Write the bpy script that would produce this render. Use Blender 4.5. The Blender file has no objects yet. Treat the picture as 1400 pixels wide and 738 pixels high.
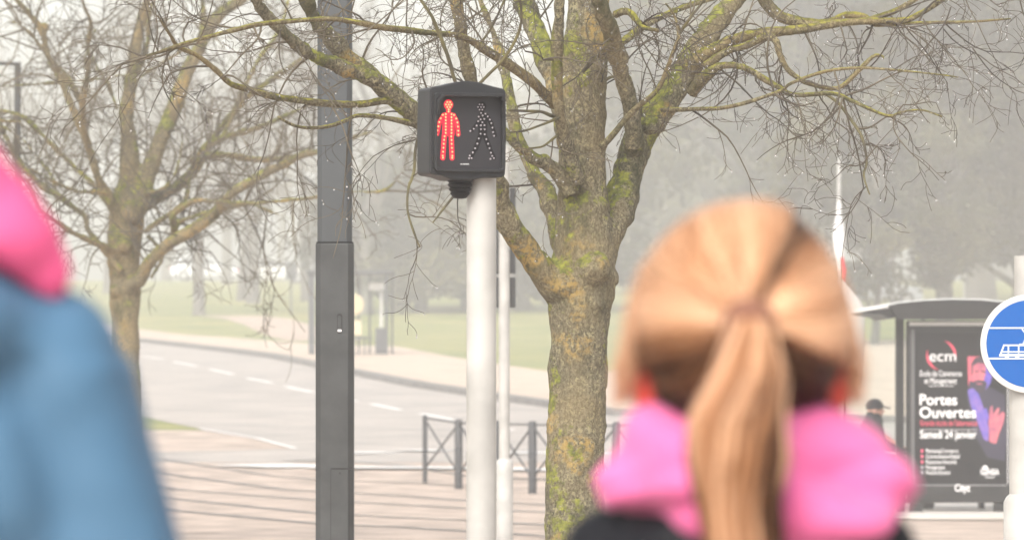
import bpy, bmesh, math, random
import numpy as np
from mathutils import Vector, Matrix, noise
R = math.radians
C = bpy.context.scene.collection
SC = bpy.context.scene

# ------------------------------------------------------------------ camera, world, sun, exposure
F = 7778.0            # focal length in photo pixels (200 mm on a 36 mm frame, 1400 px wide)
CZ = 1.3              # camera height
HY = 535.0            # horizon row in the photo
cd = bpy.data.cameras.new('camera'); cam = bpy.data.objects.new('camera', cd); C.objects.link(cam)
cam.location = (0, 0, CZ); cam.rotation_euler = (R(90), 0, 0)
cd.lens = 200; cd.sensor_width = 36; cd.shift_y = (HY - 369) / 1400
cd.clip_start = 0.1; cd.clip_end = 3000
cd.dof.use_dof = True; cd.dof.focus_distance = 21.0; cd.dof.aperture_fstop = 10.0
SC.camera = cam

W = bpy.data.worlds.new('World'); SC.world = W; W.use_nodes = True
wn = W.node_tree; wn.nodes.clear()
sky = wn.nodes.new('ShaderNodeTexSky'); sky.sky_type = 'NISHITA'; sky.sun_disc = False
sky.sun_elevation = R(42); sky.sun_rotation = R(200); sky.dust_density = 4.0; sky.air_density = 1.0
hs = wn.nodes.new('ShaderNodeHueSaturation'); hs.inputs['Saturation'].default_value = 0.26
bg = wn.nodes.new('ShaderNodeBackground'); bg.inputs['Strength'].default_value = 0.15
wo = wn.nodes.new('ShaderNodeOutputWorld')
wn.links.new(sky.outputs[0], hs.inputs['Color']); wn.links.new(hs.outputs[0], bg.inputs[0]); wn.links.new(bg.outputs[0], wo.inputs[0])
sd = bpy.data.lights.new('sun', 'SUN'); so = bpy.data.objects.new('sun', sd); C.objects.link(so)
sd.energy = 1.1; sd.angle = R(30); sd.color = (1.0, 0.935, 0.85)
# the lamp shines from azimuth 200 (behind the camera, a little left), 42 degrees up
az = R(200); el = R(42)
sdir = Vector((math.sin(az) * math.cos(el), math.cos(az) * math.cos(el), math.sin(el)))
so.rotation_euler = sdir.to_track_quat('Z', 'Y').to_euler()
SC.view_settings.view_transform = 'Standard'; SC.view_settings.look = 'None'
SC.view_settings.exposure = 1.02; SC.view_settings.gamma = 1.0
SC.view_settings.use_curve_mapping = False
SC.cycles.volume_bounces = 2
SC.cycles.max_bounces = 6
SC.cycles.use_denoising = True

# ------------------------------------------------------------------ ground shape and pixel helpers
ZY = [(-40, 0), (75, 0), (162, 2.24), (200, 3.2), (260, 5.4), (350, 8.1), (900, 12)]
def gz(y):
    for (a, za), (b, zb) in zip(ZY, ZY[1:]):
        if y <= b: return za + (zb - za) * max(0, (y - a)) / (b - a)
    return ZY[-1][1]
def P(px, py, D): return Vector(((px - 700) / F * D, D, CZ + (HY - py) / F * D))
def G(px, py):
    """where the sight line of a photo pixel meets the ground"""
    D = 30.0
    while D < 800 and CZ + (HY - py) / F * D > gz(D): D += 0.1
    return ((px - 700) / F * D, D)
def DX(px, D): return (px - 700) / F * D
def DZ(py, D): return CZ + (HY - py) / F * D

# ------------------------------------------------------------------ materials
MATS = {}
def mat(name, col, rough=0.6, metal=0.0, var=0.0, scale=8.0, bump=0.0, bscale=40.0, col2=None, spec=0.5, **kw):
    if name in MATS: return MATS[name]
    m = bpy.data.materials.new(name); m.use_nodes = True; nt = m.node_tree
    b = nt.nodes['Principled BSDF']
    b.inputs['Roughness'].default_value = rough; b.inputs['Metallic'].default_value = metal
    b.inputs['Specular IOR Level'].default_value = spec
    b.inputs['Base Color'].default_value = (*col, 1)
    if var > 0 or col2:
        tc = nt.nodes.new('ShaderNodeTexCoord'); n = nt.nodes.new('ShaderNodeTexNoise')
        n.inputs['Scale'].default_value = scale; n.inputs['Detail'].default_value = 6
        nt.links.new(tc.outputs['Object'], n.inputs['Vector'])
        r = nt.nodes.new('ShaderNodeValToRGB'); nt.links.new(n.outputs['Fac'], r.inputs[0])
        c1 = [max(0, c * (1 - var)) for c in col]; c2 = col2 or [min(1, c * (1 + var)) for c in col]
        r.color_ramp.elements[0].position = 0.35; r.color_ramp.elements[1].position = 0.65
        r.color_ramp.elements[0].color = (*c1, 1); r.color_ramp.elements[1].color = (*c2, 1)
        nt.links.new(r.outputs[0], b.inputs['Base Color'])
    if bump > 0:
        tc = nt.nodes.new('ShaderNodeTexCoord'); n = nt.nodes.new('ShaderNodeTexNoise')
        n.inputs['Scale'].default_value = bscale; n.inputs['Detail'].default_value = 5
        nt.links.new(tc.outputs['Object'], n.inputs['Vector'])
        bp = nt.nodes.new('ShaderNodeBump'); bp.inputs['Strength'].default_value = bump; bp.inputs['Distance'].default_value = 0.01
        nt.links.new(n.outputs['Fac'], bp.inputs['Height']); nt.links.new(bp.outputs[0], b.inputs['Normal'])
    if 'emit' in kw:
        b.inputs['Emission Color'].default_value = (*kw['emit'], 1); b.inputs['Emission Strength'].default_value = kw['es']
    if 'trans' in kw:
        b.inputs['Transmission Weight'].default_value = kw['trans']; b.inputs['IOR'].default_value = kw.get('ior', 1.45)
    if 'sheen' in kw:
        b.inputs['Sheen Weight'].default_value = kw['sheen']; b.inputs['Sheen Roughness'].default_value = 0.5
    MATS[name] = m
    return m

def bark_mat(name, base, dark, lichen, moss, moss_amt, orange=0.0):
    """bark: fine speckle, pale lichen scabs, moss in patches that favour upper sides"""
    m = bpy.data.materials.new(name); m.use_nodes = True; nt = m.node_tree; L = nt.links.new
    b = nt.nodes['Principled BSDF']; b.inputs['Roughness'].default_value = 0.85; b.inputs['Specular IOR Level'].default_value = 0.25
    tc = nt.nodes.new('ShaderNodeTexCoord')
    def noi(scale, detail=6, stretch=None, rough=0.6):
        n = nt.nodes.new('ShaderNodeTexNoise'); n.inputs['Scale'].default_value = scale
        n.inputs['Detail'].default_value = detail; n.inputs['Roughness'].default_value = rough
        if stretch:
            mp = nt.nodes.new('ShaderNodeMapping'); mp.inputs['Scale'].default_value = stretch
            L(tc.outputs['Object'], mp.inputs[0]); L(mp.outputs[0], n.inputs['Vector'])
        else: L(tc.outputs['Object'], n.inputs['Vector'])
        return n.outputs['Fac']
    def ramp(src, a, bb):
        r = nt.nodes.new('ShaderNodeMapRange'); r.inputs['From Min'].default_value = a; r.inputs['From Max'].default_value = bb
        L(src, r.inputs['Value']); return r.outputs[0]
    def mix(f, c1, c2):
        x = nt.nodes.new('ShaderNodeMix'); x.data_type = 'RGBA'
        L(f, x.inputs['Factor'])
        for i, c in ((6, c1), (7, c2)):
            if isinstance(c, tuple): x.inputs[i].default_value = (*c, 1)
            else: L(c, x.inputs[i])
        return x.outputs[2]
    def math_(op, a, c):
        x = nt.nodes.new('ShaderNodeMath'); x.operation = op
        for i, v in ((0, a), (1, c)):
            if isinstance(v, (int, float)): x.inputs[i].default_value = v
            else: L(v, x.inputs[i])
        x.use_clamp = (op != 'ADD'); return x.outputs[0]
    fine = noi(115, 8, (1, 1, 0.6), 0.8)
    c = mix(ramp(fine, 0.43, 0.56), dark, base)
    c = mix(math_('MULTIPLY', ramp(noi(62, 6, None, .7), 0.54, 0.60), 0.75), c, lichen)
    c = mix(math_('MULTIPLY', ramp(noi(7, 6, (1, 1, .5), .7), 0.48, 0.66), 0.5), c, dark)
    c = mix(math_('MULTIPLY', ramp(noi(1.9, 3), 0.45, 0.62), 0.45), c, (base[0] * 1.15, base[1] * 1.0, base[2] * .75))
    c = mix(math_('MULTIPLY', ramp(noi(2.6, 6, (1, 1, .45), .7), 0.53, 0.62), 0.7), c, (0.055, 0.058, 0.022))
    if orange > 0:
        c = mix(math_('MULTIPLY', math_('MULTIPLY', ramp(noi(3.2, 3), 0.56, 0.63), ramp(noi(50, 5), 0.42, 0.55)), orange), c, (0.50, 0.33, 0.09))
    geo = nt.nodes.new('ShaderNodeNewGeometry'); sx = nt.nodes.new('ShaderNodeSeparateXYZ'); L(geo.outputs['Normal'], sx.inputs[0])
    up = math_('ADD', math_('MULTIPLY', sx.outputs[2], 0.24), math_('MULTIPLY', sx.outputs[0], -0.05))
    mm = math_('ADD', noi(6, 7, None, 0.7), up)
    mossf = math_('MULTIPLY', math_('MULTIPLY', ramp(mm, 0.66 - 0.1 * moss_amt, 0.72 - 0.1 * moss_amt), ramp(noi(60, 5), .32, .5)), 0.9)
    mossc = mix(ramp(noi(25, 5), 0.4, 0.62), (moss[0] * .35, moss[1] * .38, moss[2] * .5), moss)
    c = mix(mossf, c, mossc)
    L(c, b.inputs['Base Color'])
    bp = nt.nodes.new('ShaderNodeBump'); bp.inputs['Strength'].default_value = 0.9; bp.inputs['Distance'].default_value = 0.012
    h = math_('ADD', fine, math_('MULTIPLY', mossf, 0.6)); L(h, bp.inputs['Height']); L(bp.outputs[0], b.inputs['Normal'])
    return m

def attr_mat(name, stops, rough=0.45, attr='tone', sheen=0.0, spec=0.5):
    m = bpy.data.materials.new(name); m.use_nodes = True; nt = m.node_tree
    b = nt.nodes['Principled BSDF']; b.inputs['Roughness'].default_value = rough; b.inputs['Sheen Weight'].default_value = sheen
    b.inputs['Specular IOR Level'].default_value = spec
    a = nt.nodes.new('ShaderNodeAttribute'); a.attribute_name = attr
    r = nt.nodes.new('ShaderNodeValToRGB'); nt.links.new(a.outputs['Fac'], r.inputs[0])
    el = r.color_ramp.elements
    while len(el) < len(stops): el.new(0.5)
    for e, (p, c) in zip(el, stops): e.position = p; e.color = (*c, 1)
    nt.links.new(r.outputs[0], b.inputs['Base Color'])
    return m

# ------------------------------------------------------------------ object helpers
def tag(o, label=None, cat=None, group=None, kind=None):
    if label: o['label'] = label
    if cat: o['category'] = cat
    if group: o['group'] = group
    if kind: o['kind'] = kind
    return o
def thing(name, label, cat, loc=(0, 0, 0), rz=0, group=None):
    o = bpy.data.objects.new(name, None); C.objects.link(o); o.empty_display_size = 0.1
    o.location = loc; o.rotation_euler = (0, 0, rz)
    return tag(o, label, cat, group)
def dup(root, loc, rz, label, scale=None):
    """a copy of a thing with copies of its parts and sub-parts"""
    r = root.copy(); C.objects.link(r); r.location = loc; r.rotation_euler = (0, 0, rz); r['label'] = label
    if scale: r.scale = scale
    for ch in list(root.children):
        c = ch.copy(); C.objects.link(c); c.parent = r
        for g in list(ch.children):
            d = g.copy(); C.objects.link(d); d.parent = c
    return r

class MB:
    """collects shapes and links them as ONE mesh object"""
    def __init__(s): s.v = []; s.f = []; s.attr = []; s.uses = False
    def add(s, vs, fs, tone=None):
        n = len(s.v); s.v.extend([tuple(p) for p in vs]); s.f.extend([tuple(i + n for i in f) for f in fs])
        s.attr.extend([tone if tone is not None else 0.5] * len(vs)); s.uses |= tone is not None
        return s
    def box(s, x0, y0, z0, x1, y1, z1):
        vs = [(x, y, z) for z in (z0, z1) for y in (y0, y1) for x in (x0, x1)]
        return s.add(vs, [(0, 2, 3, 1), (4, 5, 7, 6), (0, 1, 5, 4), (2, 6, 7, 3), (0, 4, 6, 2), (1, 3, 7, 5)])
    def tube(s, pts, rad, n=8, cap=True, tone=None):
        pts = [Vector(p) for p in pts]; k = len(pts)
        if not isinstance(rad, (list, tuple)): rad = [rad] * k
        t = [(pts[min(i + 1, k - 1)] - pts[max(i - 1, 0)]).normalized() for i in range(k)]
        a = Vector((0, 0, 1)) if abs(t[0].z) < 0.9 else Vector((1, 0, 0))
        u = t[0].cross(a).normalized(); vs = []
        cs = [(math.cos(2 * math.pi * j / n), math.sin(2 * math.pi * j / n)) for j in range(n)]
        for i in range(k):
            u = (u - t[i] * u.dot(t[i]))
            u = u.normalized() if u.length > 1e-6 else t[i].orthogonal().normalized()
            w = t[i].cross(u); p = pts[i]; r = rad[i]
            for c, q in cs: vs.append(p + u * (r * c) + w * (r * q))
        fs = [(i * n + j, i * n + (j + 1) % n, (i + 1) * n + (j + 1) % n, (i + 1) * n + j) for i in range(k - 1) for j in range(n)]
        if cap: fs += [tuple(reversed(range(n))), tuple(range((k - 1) * n, k * n))]
        return s.add(vs, fs, tone)
    def lathe(s, prof, n=24, c=(0, 0, 0), M=None):
        vs = []
        for r, z in prof:
            for j in range(n):
                a = 2 * math.pi * j / n; p = Vector((r * math.cos(a), r * math.sin(a), z))
                if M: p = M @ p
                vs.append(p + Vector(c))
        k = len(prof)
        fs = [(i * n + j, i * n + (j + 1) % n, (i + 1) * n + (j + 1) % n, (i + 1) * n + j) for i in range(k - 1) for j in range(n)]
        fs += [tuple(reversed(range(n))), tuple(range((k - 1) * n, k * n))]
        return s.add(vs, fs)
    def prism(s, poly, y0, y1):
        """closed polygon in x,z extruded along y"""
        n = len(poly); vs = [(x, y0, z) for x, z in poly] + [(x, y1, z) for x, z in poly]
        fs = [tuple(range(n)), tuple(reversed(range(n, 2 * n)))] + [(i, i + n, (i + 1) % n + n, (i + 1) % n) for i in range(n)]
        return s.add(vs, fs)
    def ball(s, c, r, seg=10, rings=7, rot=None):
        if not isinstance(r, (list, tuple)): r = (r, r, r)
        vs = []; fs = []
        for i in range(rings + 1):
            th = math.pi * i / rings
            for j in range(seg):
                ph = 2 * math.pi * j / seg
                p = Vector((r[0] * math.sin(th) * math.cos(ph), r[1] * math.sin(th) * math.sin(ph), r[2] * math.cos(th)))
                if rot: p = rot @ p
                vs.append(p + Vector(c))
        for i in range(rings):
            for j in range(seg):
                fs.append((i * seg + j, (i + 1) * seg + j, (i + 1) * seg + (j + 1) % seg, i * seg + (j + 1) % seg))
        return s.add(vs, fs)
    def octa(s, c, r):
        x, y, z = c
        return s.add([(x + r, y, z), (x - r, y, z), (x, y + r, z), (x, y - r, z), (x, y, z + r), (x, y, z - 1.4 * r)],
                     [(0, 2, 4), (2, 1, 4), (1, 3, 4), (3, 0, 4), (2, 0, 5), (1, 2, 5), (3, 1, 5), (0, 3, 5)])
    def build(s, name, m, parent=None, smooth=True, bevel=0, seg=2, sub=0, recalc=True):
        me = bpy.data.meshes.new(name); me.from_pydata(s.v, [], s.f)
        if s.uses:
            a = me.attributes.new('tone', 'FLOAT', 'POINT'); a.data.foreach_set('value', s.attr)
        if recalc and len(s.f) < 60000:
            bm = bmesh.new(); bm.from_mesh(me); bmesh.ops.recalc_face_normals(bm, faces=bm.faces)
            bm.to_mesh(me); bm.free()
        me.materials.append(m)
        if smooth: me.shade_smooth()
        o = bpy.data.objects.new(name, me); C.objects.link(o)
        if parent: o.parent = parent
        if smooth and not bevel and len(s.f) < 4000:
            es = o.modifiers.new('edges', 'EDGE_SPLIT'); es.split_angle = R(42)
        if bevel:
            bv = o.modifiers.new('bevel', 'BEVEL'); bv.width = bevel; bv.segments = seg; bv.limit_method = 'ANGLE'; bv.angle_limit = R(35)
            bv.harden_normals = True
        if sub:
            sb = o.modifiers.new('sub', 'SUBSURF'); sb.levels = sub; sb.render_levels = sub
        return o

def fused(name, mb, m, parent, voxel, smooth_it=6, disp=None, sm=0.6):
    """shapes fused into one continuous skin"""
    tmp = mb.build('tmp', m, None)
    tmp.modifiers.clear()
    rm = tmp.modifiers.new('r', 'REMESH'); rm.mode = 'VOXEL'; rm.voxel_size = voxel; rm.use_smooth_shade = True
    if smooth_it:
        s = tmp.modifiers.new('s', 'SMOOTH'); s.factor = sm; s.iterations = smooth_it
    dg = bpy.context.evaluated_depsgraph_get(); dg.update()
    me = bpy.data.meshes.new_from_object(tmp.evaluated_get(dg))
    bpy.data.objects.remove(tmp)
    me.name = name
    if disp:
        n = len(me.vertices); co = np.empty(n * 3); no = np.empty(n * 3)
        me.vertices.foreach_get('co', co); me.vertices.foreach_get('normal', no)
        co = co.reshape(-1, 3); no = no.reshape(-1, 3)
        d = np.array([disp(Vector(c), Vector(q)) for c, q in zip(co, no)])
        co += no * d[:, None]; me.vertices.foreach_set('co', co.ravel()); me.update()
    if not me.materials: me.materials.append(m)
    me.shade_smooth()
    o = bpy.data.objects.new(name, me); C.objects.link(o)
    if parent: o.parent = parent
    return o

def text(name, s, m, parent, x, y, z, h, bold=0.0, align='LEFT', width=None, ext=0.0008):
    """upright lettering facing the camera; h is the letter size"""
    c = bpy.data.curves.new('t', 'FONT'); c.body = s; c.size = h; c.align_x = align; c.extrude = ext; c.offset = bold * h
    o = bpy.data.objects.new('t', c); C.objects.link(o)
    dg = bpy.context.evaluated_depsgraph_get(); dg.update()
    me = bpy.data.meshes.new_from_object(o.evaluated_get(dg)); bpy.data.objects.remove(o)
    xs = [v.co.x for v in me.vertices]
    k = (width / (max(xs) - min(xs))) if width else 1.0
    x0 = min(xs) if align == 'LEFT' else 0.0
    for v in me.vertices: v.co = Vector(((v.co.x - x0) * k, -v.co.z, v.co.y))
    me.materials.clear(); me.materials.append(m)
    t = bpy.data.objects.new(name, me); C.objects.link(t); t.location = (x, y, z)
    if parent: t.parent = parent
    return t

# ------------------------------------------------------------------ haze
hb = MB().box(-220, -6, -1.2, 220, 500, 60)
hm = bpy.data.materials.new('haze'); hm.use_nodes = True; hm.node_tree.nodes.clear()
pv = hm.node_tree.nodes.new('ShaderNodeVolumePrincipled'); ho = hm.node_tree.nodes.new('ShaderNodeOutputMaterial')
pv.inputs['Color'].default_value = (0.995, 0.998, 0.985, 1); pv.inputs['Density'].default_value = 0.0021
hm.node_tree.links.new(pv.outputs[0], ho.inputs['Volume'])
tag(hb.build('haze', hm, smooth=False), 'pale winter fog over the street and park', 'haze', kind='stuff')

# ------------------------------------------------------------------ ground sheets
YS = sorted(set([-5, 0] + list(range(5, 75, 5)) + [56, 75] + [75 + 1.5 * i for i in range(1, 91)] + [162, 200] + list(range(212, 900, 12)) + [260, 350, 900]))
def interp(pts, y):
    if y <= pts[0][1]: return pts[0][0]
    for (xa, ya), (xb, yb) in zip(pts, pts[1:]):
        if y <= yb: return xa + (xb - xa) * (y - ya) / (yb - ya)
    return pts[-1][0]
def strip(name, left, right, y0, y1, dz, m, cols=1, skirt=0.0, label=None, flat=None):
    left = sorted(left, key=lambda p: p[1]); right = sorted(right, key=lambda p: p[1])
    ex = [p[1] for p in left + right if y0 < p[1] < y1]
    ys = sorted(set([y0, y1] + [y for y in YS if y0 < y < y1] + ex))
    vs = []; fs = []
    for y in ys:
        a, b = interp(left, y), interp(right, y)
        z = (gz(y) if flat is None else flat) + dz
        vs += [(a + (b - a) * i / cols, y, z) for i in range(cols + 1)]
    n = cols + 1
    for j in range(len(ys) - 1):
        for i in range(cols): fs.append((j * n + i, j * n + i + 1, (j + 1) * n + i + 1, (j + 1) * n + i))
    if skirt:
        k = len(vs); rim = [i for i in range(n)] + [j * n + cols for j in range(1, len(ys))] + [(len(ys) - 1) * n + i for i in range(cols - 1, -1, -1)] + [j * n for j in range(len(ys) - 2, 0, -1)]
        vs += [(vs[i][0], vs[i][1], vs[i][2] - skirt) for i in rim]
        for q in range(len(rim)):
            r2 = (q + 1) % len(rim); fs.append((rim[q], k + q, k + r2, rim[r2]))
    o = MB().add(vs, fs).build(name, m, smooth=False)
    return tag(o, kind='structure')

grass_m = mat('lawn', (0.13, 0.165, 0.028), 0.9, var=0.0, scale=0.30, col2=(0.28, 0.255, 0.07), bump=0.6, bscale=6)
asph_m = mat('asphalt', (0.29, 0.265, 0.24), 0.85, scale=0.7, col2=(0.41, 0.365, 0.325), bump=0.3, bscale=60)
plaza_m = mat('plaza', (0.29, 0.23, 0.185), 0.85, scale=1.6, col2=(0.52, 0.41, 0.335), bump=0.5, bscale=30)
walk_m = mat('walk', (0.44, 0.345, 0.265), 0.9, scale=0.9, col2=(0.53, 0.425, 0.33), bump=0.3, bscale=20)
kerb_m = mat('kerb', (0.15, 0.14, 0.13), 0.8, var=0.25, scale=3)
line_m = mat('road_paint', (0.80, 0.78, 0.75), 0.6, var=0.08, scale=5)
rail_m = mat('rail_steel', (0.10, 0.085, 0.075), 0.5, metal=0.3, var=0.3, scale=2)
sand_m = mat('sand_path', (0.42, 0.32, 0.25), 0.95, var=0.12, scale=0.8)

strip('ground', [(-300, -5), (-300, 900)], [(300, -5), (300, 900)], -5, 900, 0, grass_m, cols=20)
far_kerb = [G(*p) for p in ((190, 468), (311, 482), (364, 489), (432, 503), (560, 529), (637, 541), (750, 558), (840, 569))]
fk = far_kerb + [(far_kerb[0][0] - 22, 270.0), (12.0, 99.0), (22.0, 92.0)]
lawn_edge = [G(*p) for p in ((190, 454), (351, 469), (430, 475), (540, 478), (637, 497), (750, 514))]
near = [G(*p) for p in ((200, 571), (273, 586), (351, 600), (404, 614))]
nk = [(near[0][0] - 26, 240.0)] + near
# road
strip('road', [(-40.0, 84.5), (-12, 85)] + nk[::-1][0:4] + [nk[0]], fk, 84.5, 270, 0.008, asph_m, cols=4)
# plaza in front with the tram track
strip('plaza', [(-45, -5), (-45, 99.2)], [(60, -5), (60, 84.5), (60, 84.6), (-2.8, 84.7)] + [q for q in near[::-1] if q[1] < 99.5], -5, 99.2, 0.004, plaza_m, cols=12)
# far pavement and its kerb
le = lawn_edge + [(lawn_edge[0][0] - 22, 290.0)]
pv_right = sorted(le + [(far_kerb[-1][0] + .6, 130.0)], key=lambda p: p[1])
kerbL = [(x - 0.0, y) for x, y in fk]
strip('kerb', kerbL, [(x + 0.35, y + .2) for x, y in fk], 92, 268, 0.125, kerb_m, skirt=0.14)
strip('pavement', [(x + 0.35, y + .2) for x, y in fk], [(60, 92), (60, 134), (60, 137), (1.6, 137.2)] + [p for p in le if p[1] > 138], 92, 268, 0.12, walk_m, cols=3, skirt=0.12)
strip('station_pavement', [(1.4, 134), (9.0, 178), (9, 186)], [(90, 134), (90, 186)], 134, 186, 0.125, walk_m, cols=3)
# sandy footpath across the lawn
pa = [G(*p) for p in ((438, 466), (400, 456), (372, 444), (345, 436), (311, 432))]
strip('footpath', [(x - 1.1, y) for x, y in pa], [(x + 1.5, y) for x, y in pa], min(p[1] for p in pa), max(p[1] for p in pa), 0.012, sand_m)
# markings: lane dashes, give-way dashes, the long edge line
def quad_on_ground(pix, dz=0.014):
    vs = []
    for p in pix:
        x, y = G(*p); vs.append((x, y, gz(y) + dz))
    return vs
dm = MB()
def seg_strip(mb, a, b, w, dz):
    n = max(1, int((Vector(b) - Vector(a)).length / 1.0)); a = Vector((a[0], a[1])); b = Vector((b[0], b[1])); d = (b - a).normalized(); q = Vector((-d.y, d.x)) * w / 2
    vs = []
    for i in range(n + 1):
        p = a.lerp(b, i / n)
        for s in (1, -1): vs.append((p.x + q.x * s, p.y + q.y * s, gz(p.y) + dz))
    mb.add(vs, [(2 * i, 2 * i + 1, 2 * i + 3, 2 * i + 2) for i in range(n)])
for a, b in (((196, 488), (224, 491.5)), ((238, 495), (269, 501)), ((287, 505.5), (319, 512)), ((338, 517.5), (372, 524)), ((391, 529), (428, 537)), ((448, 541), (486, 549)), ((508, 553), (548, 561)), ((575, 566), (622, 575)), ((650, 580), (700, 589))):
    seg_strip(dm, G(*a), G(*b), 0.16, 0.016)
tag(dm.build('road_lane_markings', line_m, smooth=False), kind='structure')
em = MB()
for a, b, w in (((343, 636), (430, 639), 1.7), ((430, 639), (600, 640), 2.0), ((600, 640), (880, 645), 1.6), ((486, 619), (530, 620), 1.6), ((560, 616), (625, 617), 1.5), ((700, 619), (745, 620), 1.5), ((780, 620), (830, 622), 1.5), ((273, 587), (351, 600), .10), ((351, 600), (404, 614), .10)):
    seg_strip(em, G(*a), G(*b), w, 0.018)
tag(em.build('road_edge_markings', line_m, smooth=False), kind='structure')
# tram rails: grooves with steel heads curving towards the right
rm_ = MB()
rails = [((205, 646), (222, 648), (430, 672), (560, 679), (637, 685), (760, 691), (900, 696)),
         ((205, 665), (230, 668), (430, 684), (637, 696), (800, 704)),
         ((210, 680), (234, 682), (430, 702), (560, 709), (637, 712), (820, 723)),
         ((220, 697), (430, 716), (560, 722), (637, 727), (830, 739)),
         ((205, 626), (226, 629), (363, 650), (430, 656), (560, 661), (700, 668))]
for i, rl in enumerate(rails):
    pts = [G(*p) for p in rl]
    for a, b in zip(pts, pts[1:]): seg_strip(rm_, a, b, 0.16 if i != 4 else 0.12, 0.010)
tag(rm_.build('tram_rails', rail_m, smooth=False), kind='structure')
strip('platform', [(3.2, 57.8), (3.2, 74)], [(40, 57.8), (40, 74)], 57.8, 74, 0.035, mat('platform', (0.58, 0.53, 0.48), 0.8, var=0.06, scale=1.5), cols=1, skirt=0.035)
strip('platform_shadow_strip', [(3.2, 57.2), (3.2, 57.78)], [(40, 57.2), (40, 57.78)], 57.2, 57.78, 0.012, mat('platform_shadow_tan', (0.30, 0.25, 0.20), 0.8, var=0.1, scale=2))  # tan strip painting the shadow band below the platform's front
# a dropped kerb wedge at the junction
seg = MB(); seg_strip(seg, G(388, 630), G(440, 629), 0.9, 0.011); seg_strip(seg, G(440, 629), G(560, 637), 0.35, 0.011)
tag(seg.build('road_patch', mat('patch', (0.27, 0.25, 0.23), 0.85, var=0.1), smooth=False), kind='structure')

# ------------------------------------------------------------------ trees
def smooth_path(pts, sub=4):
    """Catmull-Rom through (Vector, radius) knots"""
    out = []
    n = len(pts)
    for i in range(n - 1):
        p0 = pts[max(i - 1, 0)]; p1 = pts[i]; p2 = pts[i + 1]; p3 = pts[min(i + 2, n - 1)]
        for k in range(sub):
            t = k / sub; a = []
            q = 0.5 * ((2 * p1[0]) + (p2[0] - p0[0]) * t + (2 * p0[0] - 5 * p1[0] + 4 * p2[0] - p3[0]) * t * t + (3 * p1[0] - p0[0] - 3 * p2[0] + p3[0]) * t ** 3)
            out.append((q, p1[1] + (p2[1] - p1[1]) * t))
    out.append(pts[-1]); return out
def limb(tr, D, d1=0.0, loc=Vector()):
    """traced limb: (px, py, width px) at distance D drifting by d1 metres to its tip"""
    n = len(tr); k = []
    for i, (x, y, w) in enumerate(tr):
        d = D + d1 * i / max(1, n - 1)
        k.append((P(x, y, d) - loc, w / 2 / F * d * (1.1 if w < 60 else 1.0)))
    return smooth_path(k, 4)
def add_path(mb, path, n=10, wob=0.0, rnd=None):
    pts = [p for p, r in path]; rad = [r for p, r in path]
    if wob: rad = [r * (1 + wob * (rnd.random() - .5)) for r in rad]
    mb.tube(pts, rad, n)
def twig(mb, drops, rnd, p, d, length, r, depth, sag=0.25, n=4, wig=0.28, kids=(3, 5), rmin=0.0011, up=0.0, dp=0.5, drop_r=0.004):
    steps = 11 if depth == 2 else (8 if depth == 1 else 6); sl = length / steps
    pts = [p.copy()]; rad = [r]; d = d.normalized(); rv = lambda q: Vector((rnd.gauss(0, q), rnd.gauss(0, q), rnd.gauss(0, q)))
    bend = rv(wig * .45)
    for i in range(steps):
        bend = bend * .72 + rv(wig * .30)
        if rnd.random() < .10: d = (d + rv(wig * .9)).normalized()
        d = (d + bend * (8.0 / steps) + Vector((0, 0, up - sag * .35 * (i / steps)))).normalized()
        p = p + d * sl; pts.append(p.copy()); rad.append(max(rmin, r * (1 - 0.72 * (i + 1) / steps)))
        if drops is not None and depth <= 1 and rnd.random() < 0.10 * dp: drops.octa(p - Vector((0, 0, rad[-1] + drop_r)), drop_r * rnd.uniform(.5, 1))
    mb.tube(pts, rad, n if r > 0.004 else 3, cap=False)
    if drops is not None and rnd.random() < dp: drops.octa(p - Vector((0, 0, drop_r)), drop_r * rnd.uniform(.6, 1.15))
    if depth > 0:
        k = rnd.randint(*kids)
        for j in range(k):
            i = rnd.randint(max(1, steps // 5), steps - 1); q = pts[i]; dd = (pts[i + 1] - pts[i - 1]).normalized()
            side = dd.cross(rv(1)).normalized()
            nd = dd * rnd.uniform(.5, 1.0) + side * rnd.uniform(.4, .9)
            twig(mb, drops, rnd, q, nd, length * rnd.uniform(.38, .72) * (1 - .35 * i / steps), max(rmin, rad[i] * .68), depth - 1, sag, n, wig, kids, rmin, up, dp, drop_r)
def sprout(mb, drops, rnd, path, count, lrange, r, depth, t0=0.15, zb=0.0, **kw):
    for _ in range(count):
        i = int(rnd.uniform(t0, 1) * (len(path) - 2)); q, rr = path[i]; dd = (path[i + 1][0] - q).normalized()
        side = dd.cross(Vector((rnd.gauss(0, 1), rnd.gauss(0, .8), rnd.gauss(0, 1)))).normalized()
        side.z += zb
        twig(mb, drops, rnd, q, dd * rnd.uniform(.1, .9) + side, rnd.uniform(*lrange), min(rr * .7, r), depth, **kw)

water_m = mat('water_drop', (1, 1, 1), 0.02, trans=1.0, ior=1.33)
slim_m = mat('slim_bark', (0.06, 0.05, 0.032), 0.8, scale=9.0, col2=(0.17, 0.15, 0.06))
twig_m = mat('twig_bark', (0.04, 0.032, 0.024), 0.7, var=0.0, scale=3.0, col2=(0.13, 0.105, 0.065))
bark1 = bark_mat('bark_mossy', (0.25, 0.22, 0.145), (0.065, 0.058, 0.038), (0.42, 0.38, 0.22), (0.36, 0.37, 0.06), 0.85, 0.6)
limb1 = bark_mat('bark_limb', (0.25, 0.21, 0.12), (0.07, 0.057, 0.033), (0.42, 0.38, 0.20), (0.40, 0.37, 0.05), 0.55)
bark2 = bark_mat('bark_grey', (0.27, 0.22, 0.125), (0.09, 0.075, 0.045), (0.40, 0.35, 0.20), (0.33, 0.34, 0.06), 0.85, 0.6)

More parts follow.
